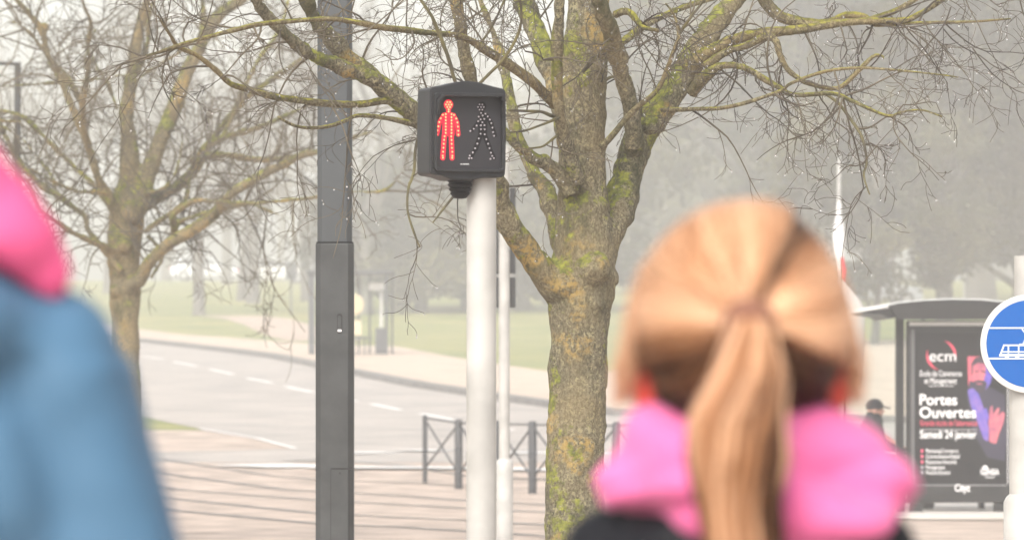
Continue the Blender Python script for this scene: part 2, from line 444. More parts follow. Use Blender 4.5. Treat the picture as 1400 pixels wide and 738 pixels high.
# --- the street tree beside the signal
T1 = 22.0
loc1 = Vector((DX(784, T1), T1, 0))
t1 = thing('street_tree', 'large mossy bare tree right behind the lit pedestrian signal, trunk patched with orange lichen', 'tree', loc1, group='street trees with bare crowns')
rnd = random.Random(5)
trunk_tr = [(782, 1010, 128), (783, 960, 104), (783, 880, 90), (784, 738, 80), (787, 620, 79), (790, 520, 79), (792, 450, 80), (794, 400, 90), (797, 350, 88), (798, 300, 74), (797, 240, 62), (797, 150, 57), (800, 60, 54), (804, 0, 50), (806, -110, 42), (802, -260, 30), (808, -420, 18)]
big = []   # limbs thick enough to fuse with the trunk
def L(tr, D=T1, d1=0.0): return limb(tr, D, d1, loc1)
big.append(L(trunk_tr))
L1 = L([(808, 372, 52), (828, 320, 46), (845, 285, 42), (858, 240, 38), (871, 195, 41), (893, 160, 38), (920, 122, 36), (945, 85, 34), (965, 50, 29), (987, 22, 25), (1012, -12, 21), (1060, -80, 15), (1120, -160, 9)], T1, .7)
L2 = L([(868, 200, 24), (864, 150, 21), (851, 105, 21), (842, 72, 22), (835, 42, 22), (822, 12, 21), (808, -30, 17), (800, -120, 9)], T1 - .05, -.5)
L3 = L([(790, 250, 20), (777, 205, 19), (766, 160, 16), (761, 98, 15), (763, 33, 14), (766, -30, 12), (764, -150, 7)], T1 - .12, -.5)
L4 = L([(776, 200, 22), (768, 150, 24), (753, 100, 26), (739, 60, 26), (722, 18, 25), (708, -18, 22), (680, -110, 14), (650, -200, 8)], T1 + .05, .5)
L10 = L([(775, 410, 44), (752, 380, 38), (727, 350, 34), (701, 316, 32), (683, 278, 28), (678, 246, 25), (658, 218, 24), (620, 194, 23), (588, 172, 22), (563, 154, 22), (537, 130, 22), (510, 106, 23), (475, 78, 22), (442, 42, 20), (421, 8, 18), (404, -40, 14), (370, -120, 8)], T1, -1.0)
L10b = L([(512, 110, 20), (480, 96, 19), (455, 87, 19), (432, 78, 18), (412, 66, 17), (389, 46, 16), (364, 20, 16), (350, 0, 14), (330, -40, 10), (300, -100, 5)], T1 - .75, -.5)
L7 = L([(782, 265, 24), (762, 235, 19), (746, 224, 17), (731, 217, 16), (714, 204, 14), (699, 190, 13), (672, 165, 12), (650, 128, 13), (640, 92, 16), (631, 55, 17), (625, 5, 15), (616, -60, 9)], T1 - .1, -.3)
L8 = L([(772, 350, 22), (762, 318, 22), (757, 292, 21), (750, 268, 20), (735, 243, 18), (724, 222, 17), (706, 182, 16), (698, 137, 13), (689, 92, 12), (676, 50, 10), (657, 2, 8), (640, -40, 5)], T1 + .15, .5)
for b in (L1, L2, L3, L4, L10, L10b, L7, L8): big.append(b)
tb = MB()
for b in big[0:1]: add_path(tb, b, 40)
for b in big[1:]: add_path(tb, b, 16, .10, rnd)
# knots, collars and the swollen fork
for (x, y, dd, r, s) in ((829, 378, 0, 17, 1), (812, 368, -.1, 24, 1), (772, 385, -.06, 30, 1), (866, 200, .0, 16, 1), (888, 172, .03, 13, 1), (822, 200, .0, 9, 1), (545, 133, -.5, 10, 1)):
    tb.ball(P(x, y, T1 + dd) - loc1, r / F * T1, 12, 8)
def bark_disp(c, n):
    a = noise.noise(c * 9) * 0.009 + noise.noise(Vector((c.x * 45, c.y * 45, c.z * 22))) * 0.0035 + noise.noise(Vector((c.x * 95, c.y * 95, c.z * 60))) * 0.0018
    m = noise.noise(c * 14 + Vector((3, 1, 7)))
    if m > 0.18: a += (m - .18) * 0.02
    return a
fused('trunk', tb, bark1, t1, 0.0075, 3, bark_disp, 0.5)
crown = MB(); drops = MB(); lm = MB(); lt = MB()
mid = []
def M(tr, D=T1, d1=0.0, n=8):
    p = limb(tr, D, d1, loc1); mid.append(p); add_path(lm if max(q[2] for q in tr) > 6.5 else lt, p, n, .14, rnd)
    if lt.v: lt.build('branch', slim_m, t1); lt.__init__()
    return p
M([(938, 98, 20), (955, 80, 18), (975, 68, 16), (1000, 56, 14), (1022, 49, 13), (1048, 45, 13), (1080, 42, 12), (1105, 39, 11), (1147, 32, 10), (1186, 29, 9), (1235, 28, 8), (1256, 20, 7), (1280, 6, 6), (1300, -8, 5)], T1 + .35, .2)
M([(1032, -20, 15), (1046, 2, 16), (1056, 14, 16), (1069, 24, 15), (1098, 31, 13), (1125, 33, 12), (1142, 28, 10), (1157, 21, 9), (1180, 23, 9), (1193, 32, 8), (1215, 34, 5), (1248, 32, 4), (1280, 31, 4), (1330, 30, 3), (1382, 26, 2)], T1 + .75, -.3)
M([(1180, 30, 8), (1199, 24, 8), (1222, 16, 7), (1251, 0, 6), (1290, -25, 4)], T1 + .5, .1)
mossy = M([(962, 92, 11), (985, 76, 10), (1000, 68, 9), (1022, 62, 9), (1048, 50, 10), (1061, 57, 9), (1066, 74, 8), (1076, 94, 7), (1090, 106, 6), (1105, 114, 6), (1144, 121, 5), (1170, 101, 6), (1193, 78, 5), (1206, 77, 3), (1208, 81, 1)], T1 + .3, -.1)
M([(945, 128, 14), (958, 110, 17), (972, 98, 14), (986, 90, 9), (1016, 92, 8), (1048, 110, 8), (1064, 119, 7), (1086, 130, 6), (1138, 128, 5), (1164, 138, 5), (1193, 151, 4), (1216, 159, 4), (1235, 153, 3), (1262, 151, 2.5), (1288, 160, 2)], T1 + .3, -.5)
M([(1126, 127, 4), (1145, 140, 4), (1160, 159, 4), (1172, 176, 4), (1180, 192, 4), (1185, 221, 3), (1181, 240, 3), (1189, 266, 2)], T1 + .1, -.2)
M([(905, 150, 7), (931, 150, 6), (958, 149, 5), (986, 148, 5), (1022, 140, 5), (1068, 124, 4), (1082, 114, 4), (1128, 98, 4), (1177, 93, 3.5), (1222, 96, 3), (1281, 102, 2), (1310, 106, 1.5)], T1 - .1, -.6)
M([(842, 20, 11), (852, 16, 9), (862, 18, 9), (872, 30, 8), (880, 38, 6), (900, 42, 4)], T1 - .2, -.2)
M([(840, 66, 10), (856, 54, 10), (879, 37, 10), (911, 20, 8), (947, 6, 7), (985, -4, 5)], T1 - .1, .5)
M([(822, 202, 9), (840, 182, 8), (856, 162, 8), (872, 146, 7), (898, 124, 6), (912, 95, 6), (920, 72, 5), (928, 48, 5), (922, 22, 3), (910, 5, 2)], T1 - .2, -.2)
M([(928, 48, 4), (940, 30, 4), (957, 8, 3), (975, -15, 3)], T1 - .35, -.2)
M([(758, 142, 14), (740, 124, 13), (727, 111, 13), (695, 88, 13), (669, 72, 12), (640, 54, 9), (620, 48, 7), (595, 46, 7), (553, 41, 8), (524, 38, 8), (488, 31, 7), (449, 26, 6), (400, 29, 6), (357, 33, 6), (318, 42, 6), (279, 52, 5), (250, 60, 4), (215, 72, 3)], T1 - .15, -1.6)
M([(545, 140, 10), (523, 138, 9), (500, 142, 9), (475, 143, 9), (450, 142, 9), (429, 140, 9), (400, 136, 8), (373, 132, 9), (334, 121, 8), (314, 114, 7), (295, 96, 7), (269, 76, 6), (243, 64, 6), (234, 50, 4), (226, 39, 3), (216, 22, 2)], T1 - .6, -1.0)
M([(243, 65, 5), (222, 70, 3), (200, 76, 2.5)], T1 - 1.5, -.2)
M([(575, 172, 9), (562, 169, 8), (530, 162, 6), (491, 158, 5), (470, 166, 5), (448, 173, 5), (420, 175, 4), (400, 171, 4), (380, 160, 3)], T1 - .5, -.7)
M([(628, 125, 5), (621, 108, 5), (613, 80, 5), (605, 58, 5), (597, 38, 5), (590, 22, 4), (575, 0, 4), (560, -20, 3)], T1 - .9, -.2, 6)
M([(646, 124, 4), (656, 114, 4), (672, 98, 4), (685, 85, 4), (700, 64, 4), (710, 42, 4), (713, 22, 3), (711, 0, 3)], T1 - .9, -.3, 6)
M([(620, 12, 4), (638, -5, 3)], T1 - .5, 0, 5)
M([(655, 62, 3), (672, 38, 3), (688, 4, 3), (698, -20, 2)], T1 - .4, -.2, 6)
M([(762, 160, 6), (753, 158, 5), (740, 153, 4), (720, 152, 4), (695, 151, 3)], T1 - .25, -.4, 6)
M([(765, 160, 5), (753, 166, 4), (735, 173, 3), (717, 179, 3), (697, 181, 2)], T1 - .3, -.4, 5)
M([(768, 185, 5), (760, 187, 4), (751, 194, 3), (740, 201, 3), (722, 203, 2)], T1 - .2, -.3, 5)
M([(856, 110, 6), (846, 106, 5), (834, 106, 4), (822, 115, 5), (818, 125, 5)], T1 + .1, -.1, 6)
M([(797, 98, 5), (812, 82, 5), (825, 68, 4), (832, 56, 3)], T1 - .2, -.2, 6)
M([(560, 250, 4), (557, 270, 3), (558, 292, 3), (566, 318, 3), (574, 338, 2)], T1 - .6, -.1, 5)
M([(575, 175, 5), (568, 205, 4), (566, 235, 4), (560, 252, 4)], T1 - .5, -.1, 5)
M([(648, 232, 5), (640, 245, 4), (622, 266, 4), (604, 288, 3), (592, 304, 2)], T1 - .5, -.4, 5)
lm.build('branch', limb1, t1)
kw = dict(sag=.30, n=4, wig=.40, kids=(3, 4), rmin=0.0012, dp=.30, drop_r=.0040)
R0, R1_, M0 = (.24, .58), (.25, .62), .0045
for p, cnt in ((mid[0], 7), (mid[1], 8), (mid[2], 3), (mid[3], 8), (mid[4], 10), (mid[5], 6), (mid[6], 7)):
    sprout(crown, drops, rnd, p, cnt, R0, M0, 2, .15, zb=-.35, **kw)
for p in (L1, L2, L3, L4): sprout(crown, drops, rnd, p, 5, R0, M0, 2, .35, **kw)
for p, cnt in ((L10, 11), (L10b, 8), (L7, 6), (L8, 4)): sprout(crown, drops, rnd, p, cnt, R1_, M0, 2, .35, zb=-.25, **kw)
for p in mid[7:11]: sprout(crown, drops, rnd, p, 4, R0, .004, 2, .2, **kw)
for p in mid[11:14]: sprout(crown, drops, rnd, p, 9, R1_, .0045, 2, .2, zb=-.2, **kw)
for p in mid[14:]: sprout(crown, drops, rnd, p, 2, (.2, .45), .0035, 2, .2, **kw)
# hanging spray of the crown's right edge and the loose sprays above the frame
for x, y in ((1262, 26), (1300, 10), (1320, 0), (1345, -6), (1392, -10), (1290, 40), (1330, 66), (1236, 34)):
    for _ in range(1):
        twig(crown, drops, rnd, P(x, y, T1 + rnd.uniform(-.3, .6)) - loc1, Vector((rnd.uniform(-.2, .9), rnd.gauss(0, .4), -rnd.uniform(.3, .9))), rnd.uniform(.4, .6), .0034, 2, **kw)
for _ in range(14):
    x = rnd.uniform(430, 720)
    twig(crown, drops, rnd, P(x, rnd.uniform(-60, 0), T1 + rnd.uniform(-.9, .5)) - loc1, Vector((rnd.uniform(-.6, .6), rnd.gauss(0, .4), -rnd.uniform(.1, .9))), rnd.uniform(.3, .6), .0036, 2, **kw)
crown.build('twigs', twig_m, t1)
tag(drops.build('water_drops', water_m, t1), kind='stuff')

# --- the second street tree, left
T2 = 49.0
loc2 = Vector((DX(172, T2), T2, 0))
t2 = thing('street_tree', 'slimmer bare tree further back on the left, limbs fanning out above the blue jacket', 'tree', loc2, group='street trees with bare crowns')
rnd = random.Random(11)
tb = MB()
def B(tr, d1=0.0, d0=0.0, n=10):
    p = limb(tr, T2 + d0, d1, loc2); add_path(tb, p, n, .08, rnd); return p
B([(174, 760, 58), (173, 720, 44), (172, 560, 37), (171, 440, 36), (171, 400, 38), (170, 370, 40), (170, 345, 42), (172, 310, 46), (175, 280, 44), (177, 240, 26), (177, 195, 21), (173, 156, 18), (179, 114, 16), (185, 65, 15), (192, 33, 14), (202, 0, 11), (215, -60, 7)], 0, 0, 20)
Ls = []
for tr, d1, d0 in (
    ([(178, 392, 22), (192, 380, 17), (206, 357, 15), (226, 337, 15), (255, 319, 16), (287, 299, 15), (304, 280, 13), (320, 262, 12), (359, 238, 11), (390, 224, 10), (415, 212, 9), (445, 205, 8), (480, 190, 6), (510, 180, 4)], -1.5, -.1),
    ([(236, 330, 10), (239, 312, 9), (236, 296, 8), (252, 282, 8), (268, 274, 7), (297, 276, 6), (346, 278, 6), (390, 274, 5), (430, 270, 5), (481, 262, 4), (523, 261, 4), (546, 241, 3), (556, 225, 2)], -2, -.2),
    ([(236, 306, 7), (248, 302, 6), (271, 294, 6), (320, 282, 6), (345, 280, 5), (372, 290, 4), (400, 300, 3), (430, 308, 2), (470, 330, 2)], -1, -.3),
    ([(176, 308, 22), (190, 288, 19), (216, 269, 17), (242, 255, 15), (268, 230, 14), (278, 205, 10), (291, 190, 9), (310, 165, 9), (330, 142, 8), (350, 124, 8), (383, 101, 8), (415, 81, 7), (450, 60, 5), (480, 30, 4)], 1.5, .2),
    ([(262, 222, 11), (285, 213, 10), (310, 212, 9), (340, 217, 9), (370, 219, 8), (400, 214, 6), (430, 200, 5)], .8, .3),
    ([(282, 200, 8), (305, 188, 8), (327, 182, 8), (350, 176, 7), (370, 168, 6), (399, 155, 6), (430, 140, 4)], 1.2, .4),
    ([(305, 185, 6), (320, 152, 6), (330, 128, 6), (342, 104, 7), (360, 72, 7), (376, 52, 6), (390, 20, 5), (398, -20, 4)], 1.2, .6),
    ([(252, 282, 7), (256, 262, 6), (260, 245, 6), (266, 225, 5)], .5, -.1),
    ([(184, 296, 24), (194, 268, 23), (202, 240, 22), (218, 195, 20), (230, 168, 20), (240, 142, 20), (256, 98, 18), (275, 62, 17), (289, 35, 17), (308, 14, 14), (334, -2, 11), (370, -30, 8)], .6, -.15),
    ([(272, 60, 8), (276, 38, 8), (278, 16, 7), (274, -10, 6)], .3, .1),
    ([(180, 110, 10), (192, 90, 8), (202, 60, 7), (203, 30, 7), (210, 0, 6), (230, -40, 4)], .5, 0),
    ([(165, 300, 14), (150, 270, 13), (140, 255, 12), (132, 238, 11), (120, 195, 10), (104, 160, 10), (85, 114, 9), (65, 74, 9), (57, 42, 9), (38, 17, 8), (23, 0, 7), (5, -30, 5)], -.6, -.1),
    ([(128, 220, 9), (116, 190, 9), (113, 160, 8), (113, 135, 8), (119, 107, 8), (120, 65, 7), (124, 32, 6), (114, 6, 5), (108, -20, 4)], -1.2, -.3),
    ([(110, 140, 8), (95, 110, 7), (75, 88, 7), (55, 62, 5), (36, 40, 4), (10, 28, 3)], -.5, -.3),
    ([(165, 315, 10), (150, 280, 9), (130, 255, 8), (110, 236, 8), (75, 202, 7), (39, 166, 7), (19, 155, 6), (0, 152, 5), (-30, 156, 4)], .8, .1),
    ([(165, 352, 12), (150, 340, 9), (135, 334, 8), (111, 324, 8), (94, 315, 7), (78, 304, 7), (65, 296, 6), (52, 286, 6), (44, 262, 5), (36, 245, 3)], -1, -.1),
    ([(166, 372, 10), (150, 352, 8), (136, 334, 7), (120, 314, 7), (116, 296, 7), (98, 282, 7), (80, 268, 8), (59, 256, 9), (42, 240, 8), (26, 222, 8), (12, 195, 6), (0, 176, 6), (-20, 160, 4)], .3, -.2),
    ([(78, 270, 5), (70, 240, 5), (50, 215, 4), (30, 190, 3), (-10, 165, 6)], .5, 0),
    ([(150, 266, 6), (130, 262, 6), (108, 262, 5), (80, 252, 5), (60, 240, 4), (40, 230, 3)], -.6, -.3),
    ([(-20, 168, 6), (0, 166, 6), (14, 166, 6), (29, 166, 6)], .2, -.4),
    ([(185, 108, 5), (170, 103, 4), (140, 108, 4), (90, 112, 4), (40, 116, 4), (0, 118, 3)], .4, -.2),
    ([(180, 115, 6), (200, 100, 5), (222, 86, 5), (245, 72, 5), (262, 60, 4), (300, 55, 3)], -.5, -.2),
    ([(160, 150, 6), (146, 112, 6), (132, 92, 5), (126, 72, 4), (130, 40, 3)], .5, .2),
    ([(197, 265, 6), (222, 258, 5), (238, 240, 5), (246, 215, 4), (250, 180, 3)], .5, -.4),
    ([(206, 380, 5), (222, 352, 5), (214, 335, 5), (200, 322, 5)], 0, -.1),
    ([(197, 318, 7), (212, 306, 7), (228, 296, 7), (240, 286, 7), (252, 278, 6)], 0, -.2)):
    Ls.append(B(tr, d1, d0))
for (x, y, dd, r) in ((158, 398, -.1, 9), (182, 290, -.2, 16), (170, 335, -.15, 12), (60, 38, -.5, 7)):
    tb.ball(P(x, y, T2 + dd) - loc2, r / F * T2, 10, 7)
def bark_disp2(c, n): return noise.noise(c * 6) * 0.012 + noise.noise(c * 28) * 0.006
fused('trunk', tb, bark2, t2, 0.0155, 2, bark_disp2, 0.4)
crown = MB(); drops = MB()
twig2_m = mat('twig_bark_grey', (0.06, 0.05, 0.034), 0.75, scale=1.5, col2=(0.16, 0.13, 0.08))
kw = dict(sag=.2, n=4, wig=.38, kids=(3, 4), rmin=0.0026, dp=.2, drop_r=.007)
for i, p in enumerate(Ls):
    sprout(crown, drops, rnd, p, int(3 + len(p) * .22), (.6, 1.4), .009, 2, .15, **kw)
crown.build('twigs', twig2_m, t2)
tag(drops.build('water_drops', water_m, t2), kind='stuff')

# --- bare park trees in the fog
park_bark = mat('park_bark', (0.13, 0.12, 0.10), 0.9, var=0.3, scale=1.5)
park_twig = mat('park_twig', (0.17, 0.15, 0.12), 0.9)
def park_tree(seed, H, r0, label, group='bare park trees in the fog'):
    rnd = random.Random(seed)
    root = thing('park_tree', label, 'tree', (0, 0, -50), 0, group)
    tk = MB(); tw = MB()
    ends = []
    lean = Vector((rnd.gauss(0, .03), rnd.gauss(0, .03), 1))
    def gr(p, d, ln, r, dep, mb):
        steps = 5 if dep < 3 else 4; pts = [p]; rad = [r]
        for i in range(steps):
            d = (d + Vector((rnd.gauss(0, .1), rnd.gauss(0, .1), rnd.gauss(0, .06) + .05))).normalized()
            p = p + d * ln / steps; pts.append(p); rad.append(r * (1 - .4 * (i + 1) / steps))
        (tk if dep < 2 else tw).tube(pts, rad, 8 if dep < 2 else 3, cap=False)
        if dep >= 6: return
        k = 3
        for j in range(k):
            i = rnd.randint(2, steps) if j else steps; q = pts[i]
            side = d.cross(Vector((rnd.gauss(0, 1), rnd.gauss(0, 1), rnd.gauss(0, 1)))).normalized()
            gr(q, d + side * rnd.uniform(.4, .95), ln * rnd.uniform(.6, .82), max(.009, rad[i] * .66), dep + 1, mb)
    h1 = H * .28
    pts = [Vector((0, 0, -.3)), Vector((0, 0, .3)), lean * h1 * .6, lean * h1]
    tk.tube(pts, [r0 * 1.35, r0 * 1.05, r0 * .9, r0 * .82], 10)
    gr(lean * h1, lean.normalized(), H * .25, r0 * .72, 0, tk)
    for _ in range(3):
        a = rnd.uniform(0, 6.28); gr(lean * h1 * rnd.uniform(.75, 1.0), Vector((math.cos(a) * .8, math.sin(a) * .8, .8)), H * .2, r0 * .45, 1, tk)
    tk.build('trunk', park_bark, root); tw.build('crown', park_twig, root, recalc=False)
    return root
protos = [park_tree(21, 13, .24, 'x'), park_tree(22, 14, .28, 'x'), park_tree(23, 12, .2, 'x')]
used_p = [False] * 3
def put_tree(px, base_py, D, k, label, sc=1.0, rz=None):
    x = DX(px, D); z = gz(D); rz = rz if rz is not None else (px * 0.37 + D) % 6.28
    if not used_p[k]:
        o = protos[k]; used_p[k] = True; o.location = (x, D, z); o.rotation_euler = (0, 0, rz); o['label'] = label; o.scale = (sc,) * 3
        return o
    return dup(protos[k], (x, D, z), rz, label, (sc,) * 3)
TL = [(272, 233, 0, 'bare tree with a thick trunk on the lawn, just right of the left street tree', 1.0),
      (310, 330, 1, 'thin grey tree trunk standing beside the parked car, farther than its neighbours', 1.1),
      (330, 262, 2, 'slender bare tree, left one of the close pair in front of the parked car', 1.05),
      (346, 256, 1, 'straight bare tree, right one of the close pair in front of the parked car', 1.0),
      (419, 262, 0, 'bare foggy tree just left of the dark steel pole, beyond the footpath', 1.1),
      (150, 290, 1, 'foggy bare tree behind the fork of the left street tree', 1.2),
      (60, 300, 2, 'foggy bare tree at the far left behind the lamp post', 1.25),
      (228, 360, 0, 'very pale distant tree between the left street tree and the lawn trees', 1.4),
      (380, 400, 2, 'pale distant tree rising behind the parked car roof', 1.5),
      (500, 235, 1, 'foggy bare tree directly behind the distant bus shelter', 1.05),
      (560, 290, 0, 'foggy bare tree between the distant bus shelter and the white signal pole', 1.15),
      (600, 380, 2, 'pale distant tree whose crown shows below the pedestrian signal', 1.4),
      (715, 330, 0, 'foggy bare tree between the white signal pole and the large trunk', 1.2),
      (20, 380, 0, 'faint tree at the left edge behind the pink hood', 1.4),
      (530, 430, 0, 'faint tall tree far behind the distant bus shelter', 1.8),
      (860, 420, 1, 'pale bare tree just right of the large mossy trunk', 1.5)]
for px, D, k, lb, sc in TL: put_tree(px, 0, D, k, lb, sc)

# --- leafy evergreens on the right
leaf_m = mat('leaf', (0.03, 0.036, 0.014), 0.6, scale=0.25, col2=(0.11, 0.10, 0.03))
def leafy(seed, w, h, th, nleaf, name='evergreen_tree', lsz=.16, nclump=90, trunk_r=.35):
    rnd = random.Random(seed)
    root = thing(name, 'x', 'tree', (0, 0, -50), 0, 'leafy dark trees in the fog')
    tk = MB(); tk.tube([(0, 0, -.4), (0, 0, .5), (.05, 0, th * .6), (0.1, 0, th + .5), (0, 0, h * .7)], [trunk_r * 1.4, trunk_r, trunk_r * .85, trunk_r * .7, .08], 10)
    cl = []
    for _ in range(nclump):
        while True:
            a = Vector((rnd.uniform(-1, 1), rnd.uniform(-1, 1), rnd.uniform(-1, 1)))
            if .35 < a.length < 1: break
        c = Vector((a.x * w / 2, a.y * w / 2, th + (h - th) * (.5 + .5 * a.z)))
        cl.append((c, rnd.uniform(.5, 1.15) * w * .095))
    for c, r in cl[::2]:
        z0 = rnd.uniform(th * .7, th + (h - th) * .3); s = Vector((0.05, 0, z0)); m = s.lerp(c, .5) + Vector((rnd.gauss(0, .3), rnd.gauss(0, .3), rnd.uniform(0, .5)))
        tk.tube([s, m, c], [trunk_r * .35, trunk_r * .2, .03], 5, cap=False)
    vs = []; fs = []
    for i in range(nleaf):
        c, r = cl[i % len(cl)]
        d = Vector((rnd.gauss(0, 1), rnd.gauss(0, 1), rnd.gauss(0, .75))) * r * .55
        p = c + d; u = Vector((rnd.gauss(0, 1), rnd.gauss(0, 1), rnd.gauss(0, 1))).normalized(); v = u.orthogonal().normalized(); s = lsz * rnd.uniform(.6, 1.2)
        n = len(vs); vs += [p - u * s, p + v * s * .5, p + u * s, p - v * s * .5]; fs.append((n, n + 1, n + 2, n + 3))
    tk.build('trunk', park_bark, root)
    MB().add(vs, fs).build('crown', leaf_m, root, smooth=False, recalc=False)
    return root
le1 = leafy(31, 9, 12, 2.4, 42000); le2 = leafy(32, 8, 10.5, 1.8, 34000, nclump=60); le4 = leafy(34, 8, 9.5, 1.6, 15000, name='light_tree', lsz=.13, nclump=46, trunk_r=.16); le3 = leafy(33, 6.5, 5.0, .5, 24000, nclump=55, trunk_r=.2)
LT = [(le4, 1196, 178, .95, 'airy yellow-green tree above the left end of the shelter roof, bright gaps in it'),
      (le1, 1075, 235, 1.75, 'tall misty leafy tree right of the girl\'s head, reaching the top of the photo'),
      (le1, 1340, 262, 2.0, 'tallest misty leafy tree behind the trunk above the shelter roof'),
      (le1, 1293, 190, 1.06, 'dark leafy tree with a clear trunk above the bus shelter roof'),
      (le2, 1395, 205, 1.25, 'dark leafy tree cut by the right edge of the photo above the round blue sign'),
      (le2, 1080, 300, 1.6, 'misty leafy tree rising behind the girl\'s head'),
      (le1, 925, 330, 1.6, 'misty leafy tree between the large mossy trunk and the girl\'s head'),
      (le2, 1375, 400, 2.2, 'pale tall leafy tree far behind at the right edge'),
      (le1, 1040, 420, 2.0, 'faint leafy tree farthest behind the girl'),
      (le1, 830, 400, 1.6, 'faint leafy tree hidden behind the large mossy trunk'),
      (le3, 575, 238, 1.4, 'low dark evergreen clump between the distant shelter and the signal pole'),
      (le3, 640, 246, 1.6, 'low dark evergreen clump behind the white signal pole'),
      (le3, 715, 242, 1.55, 'low dark evergreen clump left of the large mossy trunk'),
      (le3, 880, 290, 1.45, 'low dark evergreen clump just left of the girl\'s head'),
      (le3, 1000, 295, 1.45, 'low dark evergreen clump behind the girl\'s head')]
seen = set()
for src, px, D, sc, lb in LT:
    lc = (DX(px, D), D, gz(D) - .2)
    if src.name in seen: dup(src, lc, (px * .1) % 6.28, lb, (sc,) * 3)
    else: seen.add(src.name); src.location = lc; src['label'] = lb; src.scale = (sc,) * 3
# ------------------------------------------------------------------ street furniture
white_m = mat('white_post_paint', (0.40, 0.39, 0.365), 0.35, var=0.16, scale=6, bump=0.08, bscale=30)
steel_m = mat('dark_steel_paint', (0.034, 0.036, 0.036), 0.5, var=0.25, scale=9, bump=0.08, bscale=60)
steel2_m = mat('grey_steel_paint', (0.046, 0.051, 0.054), 0.45, var=0.06, scale=7, bump=0.05)
house_m = mat('signal_plastic', (0.019, 0.0195, 0.021), 0.5, var=0.15, scale=20, spec=.3)
panel_m = mat('signal_panel', (0.022, 0.021, 0.024), 0.35, spec=.3)
blackp_m = mat('black_plastic', (0.004, 0.004, 0.005), 0.5, spec=.2)
iron_m = mat('barrier_iron', (0.026, 0.028, 0.031), 0.5, var=0.15, scale=8)
redglow_m = mat('red_lens', (0.10, 0.003, 0.01), 0.4, emit=(1.0, 0.0, 0.035), es=.60)
led_m = mat('lit_led', (.3, 0.05, 0.02), 0.4, emit=(1.0, 0.30, 0.12), es=1.6)
ledoff_m = mat('unlit_led', (0.40, 0.37, 0.385), 0.25)
softwhite_m = mat('print_white', (0.80, 0.79, 0.78), 0.6)

# pedestrian signal
TS = 17.42; th = R(18); KS = F / TS
sg = thing('pedestrian_signal', 'pedestrian signal on a white pole, red standing man lit beside an unlit walking man', 'pedestrian signal', (DX(631.8, TS), TS, 0), th)
def rot_xy(px, d):   # world x from pixel to the signal's own frame, at depth d behind its centre
    wx = DX(px, TS) - DX(631.8, TS); return Vector((wx * math.cos(th) + d * math.sin(th), -wx * math.sin(th) + d * math.cos(th), 0))
pc = rot_xy(658, .045); mb = MB()
mb.lathe([(.047, -.1), (.0462, 1.0), (.0452, DZ(250, TS)), (.0452, DZ(236, TS))], 40, (pc.x, pc.y, 0)); mb.build('pole', white_m, sg)
z0 = DZ(180, TS)
def lx(px): return (px - 641.5) / KS / math.cos(th)
def lz(py): return (180 - py) / KS
prof = []
for px, py in ((590, 124), (593, 121), (604, 119.5), (616, 116.5), (628, 113.5), (641, 112), (655, 113.5), (668, 117), (680, 120), (690, 122), (693, 125), (693.5, 170), (693, 225), (692, 240), (688, 243), (660, 244), (648, 247), (620, 247), (606, 242), (592, 240), (589, 237), (589, 170)):
    prof.append((lx(px), z0 + lz(py)))
mb = MB(); mb.prism(prof, -.062, .07)
mb.build('housing', house_m, sg, bevel=.009, seg=3)
def rrect(x0, z0_, x1, z1, r, n=5):
    out = []
    for cx, cz, a0 in ((x1 - r, z1 - r, 0), (x0 + r, z1 - r, 90), (x0 + r, z0_ + r, 180), (x1 - r, z0_ + r, 270)):
        for i in range(n + 1):
            a = R(a0 + 90 * i / n); out.append((cx + r * math.cos(a), cz + r * math.sin(a)))
    return out
o_ = rrect(lx(594), z0 + lz(236), lx(689.5), z0 + lz(129), .013); i_ = rrect(lx(598), z0 + lz(232.5), lx(686), z0 + lz(133.5), .010)
mb = MB(); n = len(o_); vs = []
for ring, y in ((o_, -.0622), (o_, -.078), (i_, -.078), (i_, -.0622)): vs += [(x, y, z) for x, z in ring]
mb.add(vs, [(k * n + j, k * n + (j + 1) % n, (k + 1) * n + (j + 1) % n, (k + 1) * n + j) for k in range(3) for j in range(n)])
mb.build('bezel', house_m, sg, bevel=.0015, seg=2)
# hood over the top of the lens with short side cheeks
hd = [(lx(597), z0 + lz(158)), (lx(597), z0 + lz(139)), (lx(602), z0 + lz(131)), (lx(682), z0 + lz(131)), (lx(687), z0 + lz(139)), (lx(687), z0 + lz(158))]
hi = [(lx(600), z0 + lz(158)), (lx(600), z0 + lz(141)), (lx(604), z0 + lz(134)), (lx(680), z0 + lz(134)), (lx(684), z0 + lz(141)), (lx(684), z0 + lz(158))]
mb = MB(); vs = []
for ring, ys in ((hd, [-.0785] * 6), (hd, [-.086, -.105, -.112, -.112, -.105, -.086]), (hi, [-.086, -.105, -.112, -.112, -.105, -.086]), (hi, [-.0785] * 6)):
    vs += [(x, y, z) for (x, z), y in zip(ring, ys)]
mb.add(vs, [(k * 6 + j, k * 6 + j + 1, ((k + 1) % 4) * 6 + j + 1, ((k + 1) % 4) * 6 + j) for k in range(4) for j in range(5)] + [(0, 6, 12, 18), (5, 23, 17, 11)])
mb.build('visor', house_m, sg, smooth=False)
mb = MB(); mb.prism(rrect(lx(598.2), z0 + lz(232.3), lx(685.8), z0 + lz(133.7), .010), -.0655, -.0621); pn = mb.build('lens_panel', panel_m, sg, smooth=False)
def tp(u, v): return Vector((lx(560 + u / 4.1), 0, z0 + lz(100 + v / 4.1)))
